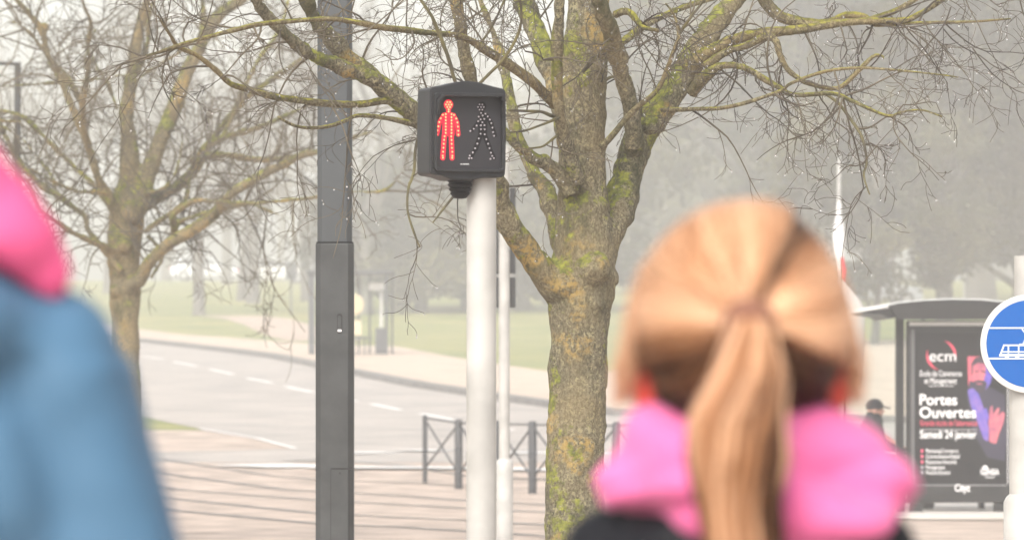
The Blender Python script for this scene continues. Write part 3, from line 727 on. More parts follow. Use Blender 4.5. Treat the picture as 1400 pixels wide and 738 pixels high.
def flat_caps(mb, segs, y0, y1):
    for (a, b, r) in segs:
        A, B_ = tp(*a), tp(*b); r = r / 4.1 / KS; d = (B_ - A); L_ = d.length; d = d / L_ if L_ > 1e-6 else Vector((1, 0, 0)); q = Vector((-d.z, 0, d.x)); poly = []
        for i in range(9): an = R(-90 + 180 * i / 8); p = B_ + d * r * math.cos(an) + q * r * math.sin(an); poly.append((p.x, p.z))
        for i in range(9): an = R(90 + 180 * i / 8); p = A + d * r * math.cos(an) + q * r * math.sin(an); poly.append((p.x, p.z))
        mb.prism(poly, y0, y1); y0 -= .00004
mb = MB(); flat_caps(mb, [((222, 184), (222, 186), 27), ((222, 212), (222, 240), 13), ((205, 245), (203, 350), 16), ((240, 245), (240, 350), 16), ((222, 250), (222, 345), 16), ((196, 243), (172, 285), 12), ((172, 285), (158, 350), 12), ((250, 243), (270, 285), 12), ((270, 285), (276, 350), 12), ((199, 355), (190, 482), 14), ((237, 355), (242, 482), 14)], -.0668, -.0657)
mb.build('standing_figure', redglow_m, sg, smooth=False)
dots = []
dots += [(222 + 15 * math.cos(R(a)), 185 + 16 * math.sin(R(a))) for a in range(0, 360, 60)] + [(222, 185), (222, 212), (222, 224)]
dots += [(190, 243), (178, 262), (170, 284), (165, 307), (160, 330), (157, 352), (252, 243), (264, 262), (271, 284), (274, 307), (275, 330), (276, 352)]
dots += [(206, 238 + 17.5 * i) for i in range(7)] + [(238, 238 + 17.5 * i) for i in range(7)]
dots += [(200, 362), (197, 382), (195, 404), (193, 426), (191, 448), (189, 470), (190, 482), (236, 362), (238, 382), (239, 404), (240, 426), (242, 448), (243, 470), (241, 482)]
mb = MB()
for u, v in dots: p = tp(u, v); mb.ball((p.x, -.0682, p.z), (.0028, .0015, .0028), 10, 6)
mb.build('lit_leds', led_m, sg)
mb = MB(); flat_caps(mb, [((408, 190), (409, 192), 25), ((408, 215), (412, 240), 11), ((405, 250), (408, 345), 20), ((422, 252), (420, 345), 18), ((390, 272), (350, 330), 9), ((435, 245), (462, 290), 13), ((462, 290), (482, 352), 11), ((402, 350), (372, 430), 14), ((372, 430), (345, 480), 11), ((422, 350), (450, 420), 14), ((450, 420), (476, 480), 11)], -.0664, -.0657)
mb.build('walking_figure', blackp_m, sg, smooth=False)
dots = [(402 + 16 * math.cos(R(a)), 196 + 17 * math.sin(R(a))) for a in range(0, 360, 60)] + [(403, 196), (403, 229)]
dots += [(390, 250), (412, 243), (427, 233), (400, 265), (421, 262), (387, 275), (410, 281), (402, 298), (422, 297), (402, 320), (423, 320), (400, 345), (423, 348), (378, 300), (362, 318), (343, 330),
         (440, 248), (452, 265), (460, 285), (466, 310), (470, 335), (475, 355), (390, 372), (382, 400), (370, 427), (357, 450), (340, 468), (350, 482), (336, 483), (432, 375), (442, 400), (450, 425), (458, 450), (465, 468), (455, 485), (474, 480)]
mb = MB()
for u, v in dots: p = tp(u, v); mb.ball((p.x, -.0676, p.z), (.0026, .0014, .0026), 10, 6)
mb.build('unlit_leds', ledoff_m, sg)
p = tp(290, 518); text('maker_mark', 'o mmm', softwhite_m, sg, p.x, -.0660, p.z, .0065, .01, width=.026)
g0 = rot_xy(629, -.01)
mb = MB(); mb.lathe([(.008, z0 + lz(272)), (.020, z0 + lz(271)), (.029, z0 + lz(266)), (.031, z0 + lz(264)), (.028, z0 + lz(262.8)), (.034, z0 + lz(260)), (.035, z0 + lz(258)), (.031, z0 + lz(256.8)), (.037, z0 + lz(254)), (.038, z0 + lz(252)), (.034, z0 + lz(250.5)), (.039, z0 + lz(248)), (.042, z0 + lz(240))], 28, (g0.x, g0.y, 0)); mb.build('cable_gland', blackp_m, sg)

# dark steel mast
TD = 24.0; KD = F / TD
ms = thing('steel_mast', 'thick dark grey steel mast with an access door, left of the pedestrian signal', 'mast', (DX(458, TD), TD, 0))
def oct_prof(w, d, c): return [(-w, -d + c), (-w + c, -d), (w - c, -d), (w, -d + c), (w, d - c), (w - c, d), (-w + c, d), (-w, d - c)]
def column(mb, w, d, c, z0_, z1):
    n = 8; pr = oct_prof(w, d, c); vs = [(x, y, z0_) for x, y in pr] + [(x, y, z1) for x, y in pr]
    mb.add(vs, [(i, (i + 1) % n, n + (i + 1) % n, n + i) for i in range(n)] + [tuple(reversed(range(n))), tuple(range(n, 2 * n))])
zj = DZ(333, TD)
mb = MB(); column(mb, 26 / KD, .075, .022, -.1, zj); mb.box(-.15, -.15, -.05, .15, .15, .02); mb.build('lower_shaft', steel_m, ms, smooth=False, bevel=.004)
mb = MB(); column(mb, 23.6 / KD, .069, .02, zj + .003, 7.2); mb.build('upper_shaft', steel2_m, ms, smooth=False, bevel=.004)
mb = MB(); column(mb, 25 / KD, .072, .022, zj - .001, zj + .006); mb.build('joint', blackp_m, ms, smooth=False)
gap_m = mat('door_gap', (0.012, 0.012, 0.012), 0.8)
zd = DZ(640, TD); mb = MB(); x0, x1 = -5 / KD, 20 / KD
mb.box(x0, -.0758, zd - .003, x1 + .01, -.0748, zd + .003); mb.box(x0 - .0012, -.0757, .25, x0 + .0012, -.0748, zd - .003); mb.box(x1 - .001, -.0757, .25, x1 + .001, -.0748, zd - .003)
dr = mb.build('access_door', gap_m, ms, smooth=False)
MB().lathe([(.004, -.001), (.004, .001)], 12, (7.5 / KD, -.0765, DZ(646, TD)), Matrix.Rotation(R(90), 3, 'X')).build('lock', gap_m, dr)
mb = MB(); xs = 7 / KD; mb.prism([(xs + x, z) for x, z in rrect(-.0105, DZ(456, TD), .0105, DZ(429, TD), .009)], -.0768, -.0747); rd = mb.build('service_slot', gap_m, ms, smooth=False)
MB().prism([(xs + x, z) for x, z in rrect(-.0078, DZ(453.5, TD), .0078, DZ(431.5, TD), .007)], -.0778, -.0766).build('slot_cover', steel_m, rd, smooth=False)
MB().box(xs - .008, -.0790, DZ(453.5, TD), xs + .008, -.0779, DZ(450.5, TD)).build('slot_tab', softwhite_m, rd, smooth=False)

# slim white post with a tram signal seen from behind
TP_ = 41.0; KP = F / TP_
tp2 = thing('tram_signal', 'slim white post with a dark box seen from behind, just left of the tree trunk', 'tram signal', (DX(689.5, TP_), TP_, 0))
MB().lathe([(7.6 / KP, 0), (7.4 / KP, DZ(300, TP_)), (7.2 / KP, DZ(200, TP_)), (.01, DZ(198, TP_))], 24).build('post', white_m, tp2)
MB().lathe([(12 / KP, 0), (12 / KP, DZ(634, TP_)), (11 / KP, DZ(630, TP_)), (8 / KP, DZ(627, TP_))], 24).build('sleeve', white_m, tp2)
for y0, y1 in ((256, 374), (379, 420)):
    mb = MB(); mb.box(-12.5 / KP, .06, DZ(y1, TP_), 15.5 / KP, .16, DZ(y0, TP_)); mb.build('signal_box', steel_m, tp2, smooth=False, bevel=.008)
MB().box(-.03, .03, DZ(376, TP_) - .012, .06, .07, DZ(376, TP_) + .012).build('bracket', white_m, tp2, smooth=False)

# round blue tram sign
TB = 22.0; KB = F / TB
sn = thing('traffic_sign', 'round blue sign with a white tram outline on a white post at the right edge', 'traffic sign', (DX(1402, TB), TB, 0))
MB().lathe([(22 / KB, 0), (22 / KB, DZ(530, TB)), (15.5 / KB, DZ(525, TB)), (15.5 / KB, DZ(350, TB)), (.01, DZ(349.5, TB))], 32).build('post', white_m, sn)
MB().lathe([(30 / KB, 0), (30 / KB, DZ(686, TB)), (26.5 / KB, DZ(679, TB)), (22.2 / KB, DZ(675, TB))], 32).build('sleeve', white_m, sn)
zs = DZ(470, TB); xo = (1405.5 - 1402) / KB; XR = Matrix.Rotation(R(90), 3, 'X')
def disc(mb, r0, y0, y1, n=64): # y0 nearer the camera
    vs = [(xo + r0 * math.cos(2 * math.pi * i / n), y, zs + r0 * math.sin(2 * math.pi * i / n)) for y in (y0, y1) for i in range(n)]
    mb.add(vs, [tuple(range(n)), tuple(reversed(range(n, 2 * n)))] + [(i, i + n, (i + 1) % n + n, (i + 1) % n) for i in range(n)])
blue_m = mat('sign_blue', (0.002, 0.085, 0.33), 0.45, var=0.04, scale=3, spec=0.25)
mb = MB(); disc(mb, 67.5 / KB, -.085, -.069); pl = mb.build('sign_plate', mat('sign_rim', (0.52, 0.52, 0.50), 0.35), sn, bevel=.003)
mb = MB(); disc(mb, 59.5 / KB, -.0865, -.0855); mb.build('sign_face', blue_m, sn, smooth=False)
sw = mat('sign_white', (0.50, 0.54, 0.60), 0.4); mb = MB()
def bar(mb, x0, y0, x1, y1, w, ya=-.0885, yb=-.0868):
    a = Vector(((x0 - 1402) / KB, 0, DZ(y0, TB))); b = Vector(((x1 - 1402) / KB, 0, DZ(y1, TB))); d = (b - a).normalized(); q = Vector((-d.z, 0, d.x)) * w / KB / 2
    e = d * w / KB / 2 * .9; mb.prism([((a - e + q).x, (a - e + q).z), ((b + e + q).x, (b + e + q).z), ((b + e - q).x, (b + e - q).z), ((a - e - q).x, (a - e - q).z)], ya, yb)
bar(mb, 1351, 448.5, 1461, 448.5, 2.2)
bar(mb, 1351, 490, 1460, 490, 2.4)
bar(mb, 1395, 450.5, 1401, 459, 1.8, -.0884); bar(mb, 1401, 459, 1396, 470, 1.8, -.0883); bar(mb, 1392, 471, 1408, 471, 2.5)
for (x0, x1, f) in ((1365, 1404, 1), (1406, 1446, -1)):
    a, b = (x0, x1) if f == 1 else (x1, x0)
    bar(mb, a, 485.5, b, 485.5, 3.6, -.0887); bar(mb, a, 485, a + 5 * f, 472, 2.4, -.0886); bar(mb, a + 5 * f, 472, b, 472, 2.4, -.0883)
    bar(mb, b, 472, b, 485, 2.2, -.0882); bar(mb, a + 2.5 * f, 481, b, 481, 2, -.0881)
    for q in (11, 25): bar(mb, a + q * f, 472, a + q * f, 482, 2.2, -.0880)
for q in (1374, 1388, 1418, 1434): bar(mb, q - 2, 488, q + 2, 488, 1.8, -.0879)
mb.build('tram_symbol', sw, sn, smooth=False)
for q in (.08, -.08): MB().box(-.06, -.068, zs + q - .01, .06, -.02, zs + q + .01).build('clamp', steel_m, sn, smooth=False)

# crossed-bar barrier along the pavement
br = thing('pedestrian_barrier', 'low dark iron barrier of posts and crossed rods behind the signal pole', 'barrier', (DX(581, 77.3), 77.3, gz(77.3)))
bp = [(581, 77.3, 3.4), (627, 75.3, 5.6), (679, 73.6, 5.6), (728, 72.2, 6), (782, 71.2, 6), (843, 70.4, 6), (905, 69.8, 6), (968, 69.4, 6), (1032, 69.2, 6)]
base = Vector(br.location); bw = []
for px, D, w in bp:
    b = Vector((DX(px, D), D, gz(D))) - base; bw.append(b); r = w / F * D
    mb = MB(); mb.tube([b + Vector((0, 0, -.02)), b + Vector((0, 0, .90)), b + Vector((0, 0, .925))], [r, r, r * .6], 14); mb.build('post', iron_m, br)
for a, b in zip(bw, bw[1:]):
    mb = MB(); U = Vector((0, 0, 1))
    mb.tube([a + U * .88, b + U * .88], .012, 8); mb.build('top_rail', iron_m, br); MB().tube([a + U * .19, b + U * .19], .010, 8).build('bottom_rail', iron_m, br)
    mb = MB(); mb.tube([a + U * .87, b + U * .2], .014, 8); mb.tube([a + U * .2, b + U * .87 + Vector((0, .03, 0))], .014, 8); mb.build('cross_brace', iron_m, br)

# ---- near bus shelter with its advertising case
TH = 60.0; KH = F / TH; PZ = .035
sframe_m = mat('shelter_frame', (0.018, 0.018, 0.018), 0.45, var=0.1, scale=5, spec=.3)
roofp_m = mat('shelter_roof', (0.62, 0.62, 0.60), 0.4)
glass_m = mat('shelter_glass', (0.90, 0.95, 0.93), 0.03, trans=1.0, ior=1.06)
sh = thing('bus_shelter', 'bus shelter with a dark curved roof and glass back, seated person inside', 'bus shelter', (DX(1234, TH), TH + .3, PZ))
O = Vector(sh.location)
def sx(px, D=TH): return DX(px, D) - O.x
def sz(py, D=TH): return DZ(py, D) - O.z
top = [(1150, 428), (1165, 424), (1182, 420.5), (1204, 417), (1226, 413), (1262, 409.5), (1300, 408), (1340, 409), (1365, 411.5), (1420, 417), (1480, 424), (1530, 431)]
poly = [(sx(a), sz(b)) for a, b in top] + [(sx(a), sz(b + 5)) for a, b in reversed(top)]
MB().prism(poly, -.5, 1.9).build('roof', roofp_m, sh, bevel=.006)
fas = [(1212, 418), (1226, 414.6), (1262, 411.1), (1300, 409.6), (1340, 410.6), (1365, 413.1), (1420, 418.6), (1480, 425.6)]
MB().prism([(sx(a), sz(b)) for a, b in fas] + [(sx(1480), sz(437)), (sx(1226), sz(437)), (sx(1216), sz(424))], -.56, -.505).build('fascia', sframe_m, sh, smooth=False)
MB().prism([(sx(1175), sz(427)), (sx(1226), sz(420)), (sx(1226), sz(434)), (sx(1214), sz(435)), (sx(1206), sz(431))], -.48, 1.8).build('roof_beam', sframe_m, sh, smooth=False)
for px0, px1, y0, y1 in ((1227, 1238, -.08, .06), (1168, 1171, 1.75, 1.8), (1280, 1283, 1.75, 1.8), (1398, 1401, 1.75, 1.8), (1480, 1492, -.08, .06)):
    MB().box(sx(px0), y0, 0, sx(px1), y1, sz(424)).build('post', sframe_m, sh, smooth=False, bevel=.004)
for px0, px1 in ((1171.3, 1279.7), (1283.3, 1397.7)):
    MB().box(sx(px0), 1.77, .12, sx(px1), 1.78, sz(432)).build('glass_panel', glass_m, sh, smooth=False)
MB().box(sx(1168), 1.74, .06, sx(1400), 1.81, .11).build('back_rail', sframe_m, sh, smooth=False)
mb = MB(); mb.box(sx(1178), 1.05, .42, sx(1370), 1.45, .46)
for px in (1190, 1270, 1355): mb.box(sx(px), 1.1, 0, sx(px) + .05, 1.4, .42)
mb.build('bench', sframe_m, sh, smooth=False, bevel=.006)

ad = thing('advertising_case', 'dark framed case with the open-days poster in front of the bus shelter', 'advertising case', (DX(1315, TH), TH, PZ))
A0 = Vector(ad.location)
def ax(px): return DX(px, TH - .1) - A0.x
def az(py): return DZ(py, TH - .1) - A0.z
mb = MB(); mb.box(ax(1240), -.085, az(687), ax(1390), .12, az(438)); mb.build('case', sframe_m, ad, smooth=False, bevel=.01)
mb = MB(); mb.box(ax(1243), -.092, az(445), ax(1372), -.086, az(440)); mb.build('top_trim', roofp_m, ad, smooth=False)
for a_, b_ in ((1244, 1262), (1360, 1380)): MB().box(ax(a_), -.06, 0.0, ax(b_), .08, az(687) - .002).build('foot', sframe_m, ad, smooth=False)
pm = mat('poster_black', (0.010, 0.0095, 0.011), 0.5, spec=.2)
pr_ = [(1251, 454), (1377, 456), (1377.5, 661), (1251, 662)]
po = MB().prism([(ax(a), az(b)) for a, b in pr_], -.0895, -.0862).build('poster', pm, ad, smooth=False)
MB().box(ax(1246), -.0885, az(664), ax(1250.3), -.0857, az(450)).build('poster_trim', mat('trim_grey', (0.09, 0.09, 0.09), 0.4), ad, smooth=False)
MB().box(ax(1377.6), -.0885, az(661), ax(1378.8), -.0857, az(456)).build('poster_trim', roofp_m, ad, smooth=False)
MB().box(ax(1251), -.0885, az(663.4), ax(1377), -.0857, az(662.2)).build('poster_trim', mat('trim_grey2', (0.25, 0.25, 0.25), 0.4), ad, smooth=False)
red_p = mat('poster_red', (0.62, 0.05, 0.10), 0.5); rose_p = mat('poster_rose', (0.55, 0.06, 0.13), 0.5)
def tx(nm, s, m, px, py, w, h, bold=0.0): return text(nm, s, m, po, ax(px), -.0905, az(py), h / KH / .70, bold, 'LEFT', w / KH)
tx('lettering', 'ecm', softwhite_m, 1271, 493.5, 36, 15, .0)
tx('lettering', 'Ecole de Commerce', softwhite_m, 1258, 514, 57, 8, .0)
tx('lettering', 'et Management', softwhite_m, 1264, 524, 44, 8, .0)
tx('lettering', 'Portes', softwhite_m, 1257.5, 553, 51, 14.5, .014)
tx('lettering', 'Ouvertes', softwhite_m, 1257.5, 570.5, 77, 14.5, .014)
tx('lettering', "Grande école de l'alternance", red_p, 1258, 581.5, 78, 7.5, .006)
tx('lettering', 'Samedi 24 janvier', softwhite_m, 1258, 598.5, 77, 10.5, .014)
for s, y, w in (('Marketing/Commerce', 618.5, 44), ('Communication/Digital', 626, 46), ('Ressources Humaines', 633.5, 42), ('Management', 641, 26), ('Finance/Gestion', 648, 33)):
    tx('lettering', s, softwhite_m, 1266, y, w, 5.6, .0)
    MB().box(ax(1259), -.0912, az(y - .4), ax(1262.5), -.0900, az(y - 4.6)).build('bullet', rose_p if y < 636 else mat('bullet_grey', (.3, .28, .3)), po, smooth=False)
tx('lettering', 'IGENSIA', softwhite_m, 1341, 648.5, 25, 8, .02)
tx('lettering', 'education', softwhite_m, 1347, 653, 13, 3, .0)
MB().prism([(ax(1347 + 4 * math.cos(t / 8 * math.pi)), az(640 - 4 * math.sin(t / 8 * math.pi))) for t in range(9)], -.0912, -.0900).build('emblem', softwhite_m, po, smooth=False)
MB().box(ax(1270), -.0912, az(527.6), ax(1304), -.0900, az(526.9)).build('rule', softwhite_m, po, smooth=False)
MB().box(ax(1258), -.0912, az(587.6), ax(1336), -.0900, az(586.6)).build('rule', mat('rule_grey', (.4, .38, .38)), po, smooth=False)
mb = MB()   # the two red crescents round the school's letters
for cx, cy, r, a0, a1 in ((1288, 485, 19.5, -20, 80), (1286, 486, 19.5, 155, 262)):
    vs = []; k = 18
    for i in range(k + 1):
        a = R(a0 + (a1 - a0) * i / k); w = 3.4 * math.sin(math.pi * (i + .3) / (k + .6))
        vs += [(cx + r * math.cos(a), cy - r * math.sin(a)), (cx + (r - w) * math.cos(a), cy - (r - w) * math.sin(a))]
    mb.add([(ax(a), -.0908, az(b)) for a, b in vs], [(2 * i, 2 * i + 1, 2 * i + 3, 2 * i + 2) for i in range(k)])
mb.build('emblem', red_p, po, smooth=False)
text('lettering', 'Cityz', softwhite_m, ad, ax(1305.5), -.0885, az(671), 9.5 / KH / .70, .022, 'LEFT', 21 / KH)
def pp(poly, m, y, nm='portrait'):
    return MB().add([(ax(a), y, az(b)) for a, b in poly], [tuple(range(len(poly)))]).build(nm, m, po, smooth=False)
skinr = mat('portrait_rose', (0.56, 0.14, 0.16), 0.6, scale=12, col2=(0.30, 0.07, 0.13)); skinb = mat('portrait_blue', (0.07, 0.05, 0.33), 0.6, scale=12, col2=(0.14, 0.09, 0.42))
hairp = mat('portrait_dark', (0.03, 0.018, 0.03), 0.6); coat = mat('portrait_coat', (0.018, 0.014, 0.035), 0.6); shirt = mat('portrait_shirt', (0.09, 0.07, 0.36), 0.6, scale=14, col2=(0.20, 0.11, 0.36))
pp([(1323, 487), (1342, 487), (1345, 500), (1340, 520), (1324, 528)], mat('portrait_glow', (0.50, 0.09, 0.13), 0.6), -.0899)
pp([(1322, 540), (1326, 520), (1352, 528), (1374, 540), (1377, 600), (1374, 630), (1350, 625), (1330, 590)], coat, -.0901)
pp([(1328, 497), (1333, 489), (1344, 486), (1355, 489), (1360, 498), (1360, 512), (1328, 512)], hairp, -.0903)
pp([(1330, 500), (1337, 496), (1348, 497), (1350, 512), (1347, 528), (1340, 534), (1334, 528), (1330, 514)], skinr, -.0905)
pp([(1348, 497), (1355, 499), (1357, 512), (1354, 524), (1347, 533), (1345, 520), (1348, 508)], skinb, -.0906)
pp([(1331, 521), (1338, 519), (1346, 520), (1350, 524), (1347, 533), (1341, 536), (1334, 531)], hairp, -.0907)
pp([(1333, 507), (1338, 506), (1338, 508.5), (1333, 509)], hairp, -.0908); pp([(1342, 506), (1348, 507), (1348, 509), (1342, 508.5)], hairp, -.0908)
pp([(1335, 523), (1343, 523.5), (1342, 525.2), (1336, 525)], skinr, -.09085)
pp([(1323, 533), (1330, 530), (1338, 538), (1346, 560), (1352, 585), (1351, 603), (1345, 600), (1336, 575), (1327, 553)], shirt, -.0905)
pp([(1353, 604), (1352, 586), (1352, 570), (1354, 556), (1357, 554), (1358, 566), (1364, 557), (1367, 558), (1364, 568), (1371, 562), (1374, 565), (1372, 578), (1366, 592), (1362, 606)], skinr, -.0907)
pp([(1344, 560), (1349, 557), (1352, 570), (1350, 580)], skinb, -.0908)

# ---- far bus shelter
TF = 162.0; KF = F / TF; gF = gz(TF) + .12
fs = thing('bus_shelter', 'small distant bus shelter in the fog, half hidden by the dark mast', 'bus shelter', (DX(490, TF), TF, gF))
fx = lambda px: DX(px, TF) - DX(490, TF)
fz = lambda py: DZ(py, TF) - gF
fr_m = mat('far_frame', (0.05, 0.055, 0.06), 0.5)
mb = MB(); mb.box(fx(420), -.7, fz(375), fx(541), 1.0, fz(370.5)); mb.build('roof', fr_m, fs, smooth=False, bevel=.02)
for a, b, y in ((423, 431, -.6), (488, 491, .8), (503, 506, .8), (527, 531, -.6), (534, 537, .8), (423, 426, .8)):
    MB().box(fx(a), y, 0, fx(b), y + .08, fz(374)).build('post', fr_m, fs, smooth=False)
MB().box(fx(504), .4, fz(396), fx(525), .45, fz(386)).build('route_sign', mat('far_white', (0.85, 0.85, 0.85), 0.5), fs, smooth=False)
MB().box(fx(492), .83, .2, fx(533), .85, fz(377)).build('glass_panel', glass_m, fs, smooth=False)
MB().box(fx(426), .83, .2, fx(488), .85, fz(377)).build('glass_panel', glass_m, fs, smooth=False)
mb = MB(); mb.box(fx(440), .3, .45, fx(508), .7, .5); mb.box(fx(445), .4, 0, fx(447), .6, .45); mb.box(fx(497), .4, 0, fx(499), .6, .45); mb.build('bench', fr_m, fs, smooth=False)
MB().box(fx(513), .1, 0, fx(528), .35, 0.75).build('litter_bin', fr_m, fs, smooth=False)
MB().box(fx(519), .2, .76, fx(523), .3, fz(398)).build('map_frame', mat('far_pale', (0.5, 0.5, 0.48)), fs, smooth=False)
rs = thing('stop_sign', 'round cream stop disc on a thin post beside the distant bus shelter', 'bus stop sign', (DX(483, 159.5), 159.5, gz(159.5) + .12))
MB().tube([(0, 0, 0), (0, 0, 2.6)], .035, 8).build('post', fr_m, rs)
mb = MB(); mb.lathe([(.01, -.03), (.30, -.03), (.30, .03), (.01, .03)], 28, (0, -.06, DZ(416, 159.5) - gz(159.5) - .12), XR); mb.build('disc', mat('cream_disc', (0.50, 0.41, 0.25), 0.5), rs)
MB().box(-.02, -.08, DZ(458, 159.5) - gz(159.5) - .12, .22, -.04, DZ(438, 159.5) - gz(159.5) - .12).build('timetable', mat('cream_card', (0.55, 0.45, 0.30), 0.5), rs, smooth=False)

# lamp post far left, banner pole on the right, little park sign
TL_ = 60.0
lp = thing('lamp_post', 'dark lamp post with a short arm at the far left behind the branches', 'lamp post', (DX(24, TL_), TL_, 0))
MB().tube([(0, 0, 0), (0, 0, DZ(86, TL_))], [.042, .034], 12).build('post', steel_m, lp)
MB().tube([(0, 0, DZ(88, TL_)), (-.3, 0, DZ(86, TL_))], .02, 8).build('arm', steel_m, lp)
MB().ball((-.38, 0, DZ(86.5, TL_)), (.16, .08, .035), 12, 6).build('lamp_head', steel_m, lp)
MB().lathe([(.07, 0), (.07, .9), (.045, .95)], 12).build('base', steel_m, lp)
TQ = 92.0; KQ = F / TQ
bn = thing('flag_pole', 'thin white pole with a furled white and red flag above the shelter roof', 'flag pole', (DX(1147, TQ), TQ, gz(TQ)))
qz = lambda py: DZ(py, TQ) - gz(TQ)
MB().tube([(0, 0, 0), (0, 0, qz(300)), (0, 0, qz(222)), (0, 0, qz(214))], [.04, .034, .03, .008], 12).build('pole', white_m, bn)
mb = MB(); mb.lathe([(.03, qz(385)), (.06, qz(360)), (.085, qz(345)), (.10, qz(325)), (.085, qz(308)), (.04, qz(293)), (.03, qz(270))], 14, (0, 0, 0)); mb.build('furled_flag', mat('flag_white', (0.75, 0.74, 0.73), 0.9), bn)
mb = MB(); mb.tube([(.04, -.05, qz(352)), (.06, -.08, qz(370)), (.05, -.06, qz(388))], [.03, .05, .03], 8); mb.build('red_tail', mat('flag_red', (0.6, 0.03, 0.06), 0.9), bn)
TW = 78.0
pt = thing('market_parasol', 'pale folded canvas sheet sloping down beside the flag pole, behind the girl\'s head', 'parasol', (DX(1147, TW), TW, gz(TW)))
tz = lambda py: DZ(py, TW) - gz(TW)
MB().tube([(0, 0, 0), (0, 0, tz(384))], .03, 10).build('pole', white_m, pt)
MB().lathe([(.03, tz(382)), (.12, tz(392)), (.30, tz(412)), (.36, tz(424)), (.34, tz(470)), (.30, tz(520)), (.26, tz(521))], 12).build('canvas', mat('canvas', (0.62, 0.58, 0.54), 0.9), pt)
ps = thing('park_sign', 'small pale board on a thin post on the lawn in front of the parked car', 'sign', (DX(398, 232), 232, gz(232)))
MB().tube([(0, 0, 0), (0, 0, 2.2)], .04, 8).build('post', steel_m, ps); MB().box(-.22, -.03, 1.5, .22, .03, 2.2).build('board', steel2_m, ps, smooth=False)

# ---- parked cars in the fog
cglass = mat('car_glass', (0.03, 0.035, 0.04), 0.1); tyre = mat('tyre', (0.02, 0.02, 0.02), 0.8); rim_m = mat('rim', (0.5, 0.5, 0.5), 0.3, metal=0.7)
def car(col, label, px, py_base, D, rz, colname):
    z = gz(D); c = thing('parked_car', label, 'car', (DX(px, D), D, z), rz, 'cars parked beyond the lawn')
    m = mat('car_paint_' + colname, col, 0.25)
    low = [(-2.1, .28), (2.05, .28), (2.12, .5), (2.08, .74), (1.9, .84), (.95, .96), (-1.9, .98), (-2.1, .9), (-2.14, .55)]
    cab = [(1.05, .94), (.35, 1.40), (.1, 1.46), (-1.2, 1.46), (-1.65, 1.36), (-1.98, .96)]
    MB().prism(low, -.86, .86).build('body', m, c, bevel=.07, seg=3)
    MB().prism(cab, -.72, .72).build('cabin', m, c, bevel=.05, seg=3)
    win = [(.86, 1.0), (.30, 1.34), (-.45, 1.38), (-.45, 1.0)]; win2 = [(-.52, 1.0), (-.52, 1.38), (-1.25, 1.38), (-1.65, 1.05), (-1.65, 1.0)]
    for s in (1, -1):
        for w_ in (win, win2): MB().prism(w_, s * .716, s * .727).build('window', cglass, c, smooth=False)
        for x in (1.35, -1.3):
            w = MB().lathe([(.2, -.1), (.31, -.1), (.33, -.06), (.33, .06), (.31, .1), (.2, .1)], 20, (x, s * .79, .33), XR).build('wheel', tyre, c)
            MB().lathe([(.01, -.04), (.2, -.04), (.2, .04), (.01, .04)], 16, (x, s * .86, .33), XR).build('rim', rim_m, w)
        MB().box(2.02, s * .5 - .16, .6, 2.13, s * .5 + .16, .74).build('headlight', softwhite_m, c, smooth=False)
        MB().box(-2.16, s * .6 - .12, .68, -2.05, s * .6 + .12, .88).build('tail_light', red_p, c, smooth=False)
    MB().add([(1.02, -.62, .99), (1.02, .62, .99), (.40, .56, 1.39), (.40, -.56, 1.39)], [(0, 1, 2, 3)]).build('windscreen', cglass, c, smooth=False)
    return c
car((0.80, 0.80, 0.80), 'white parked car behind the close pair of trunks, widest of the distant cars', 374, 383, 335, R(6), 'white')
car((0.75, 0.77, 0.80), 'white parked car mostly hidden by the left street tree, low above the lawn', 282, 383, 350, R(-4), 'pearl')
car((0.70, 0.72, 0.75), 'pale parked car seen through the bright gap left of the shelter tree', 1192, 372, 250, R(12), 'silver')
rb = thing('sign', 'tiny red board on a post under the leafy trees above the shelter roof', 'sign', (DX(1318, 230), 230, gz(230)))
MB().tube([(0, 0, 0), (0, 0, DZ(345, 230) - gz(230))], .03, 8).build('post', white_m, rb); MB().box(-.15, -.05, DZ(358, 230) - gz(230), .15, -.035, DZ(343, 230) - gz(230)).build('board', red_p, rb, smooth=False)
# ------------------------------------------------------------------ people
skin_m = mat('skin', (0.60, 0.33, 0.25), 0.5, var=0.06, scale=30); skin_m.node_tree.nodes['Principled BSDF'].inputs['Subsurface Weight'].default_value = 0.15
def cap(mb, a, ra, b, rb, n=14):
    a = Vector(a); b = Vector(b); d = (b - a); L_ = d.length; d /= L_; pts = []; rad = []
    for i in range(5): t = -1 + i / 4; pts.append(a + d * ra * t * 1.0); rad.append(max(.002, ra * math.sqrt(max(0, 1 - t * t))))
    for i in range(1, 5): pts.append(a.lerp(b, i / 5)); rad.append(ra + (rb - ra) * i / 5)
    for i in range(5): t = i / 4; pts.append(b + d * rb * t); rad.append(max(.002, rb * math.sqrt(max(0, 1 - t * t))))
    mb.tube(pts, rad, n)
def hand(mb, w, d, side, s=1.0):
    """relaxed hand hanging from the wrist w along d: palm, four bent fingers and a thumb"""
    w = Vector(w); d = Vector(d).normalized(); f = Vector((0, 1, 0)); palm = w + d * .045 * s
    mb.ball(palm, (.014 * s, .038 * s, .045 * s), 12, 8)
    for i, l in enumerate((.062, .072, .068, .052)):
        b = w + d * .078 * s + f * (.027 - .018 * i) * s; m1 = b + (d + Vector((-side * .25, 0, 0))) * l * .5 * s; e = m1 + (d + Vector((-side * .9, 0, 0))).normalized() * l * .48 * s
        cap(mb, b, .0088 * s, m1, .008 * s, 8); cap(mb, m1, .008 * s, e, .0065 * s, 8)
    b = w + d * .03 * s + f * .032 * s; m1 = b + (d + f * .9).normalized() * .034 * s; e = m1 + (d + f * .2).normalized() * .028 * s
    cap(mb, b, .011 * s, m1, .0095 * s, 8); cap(mb, m1, .0095 * s, e, .0075 * s, 8)
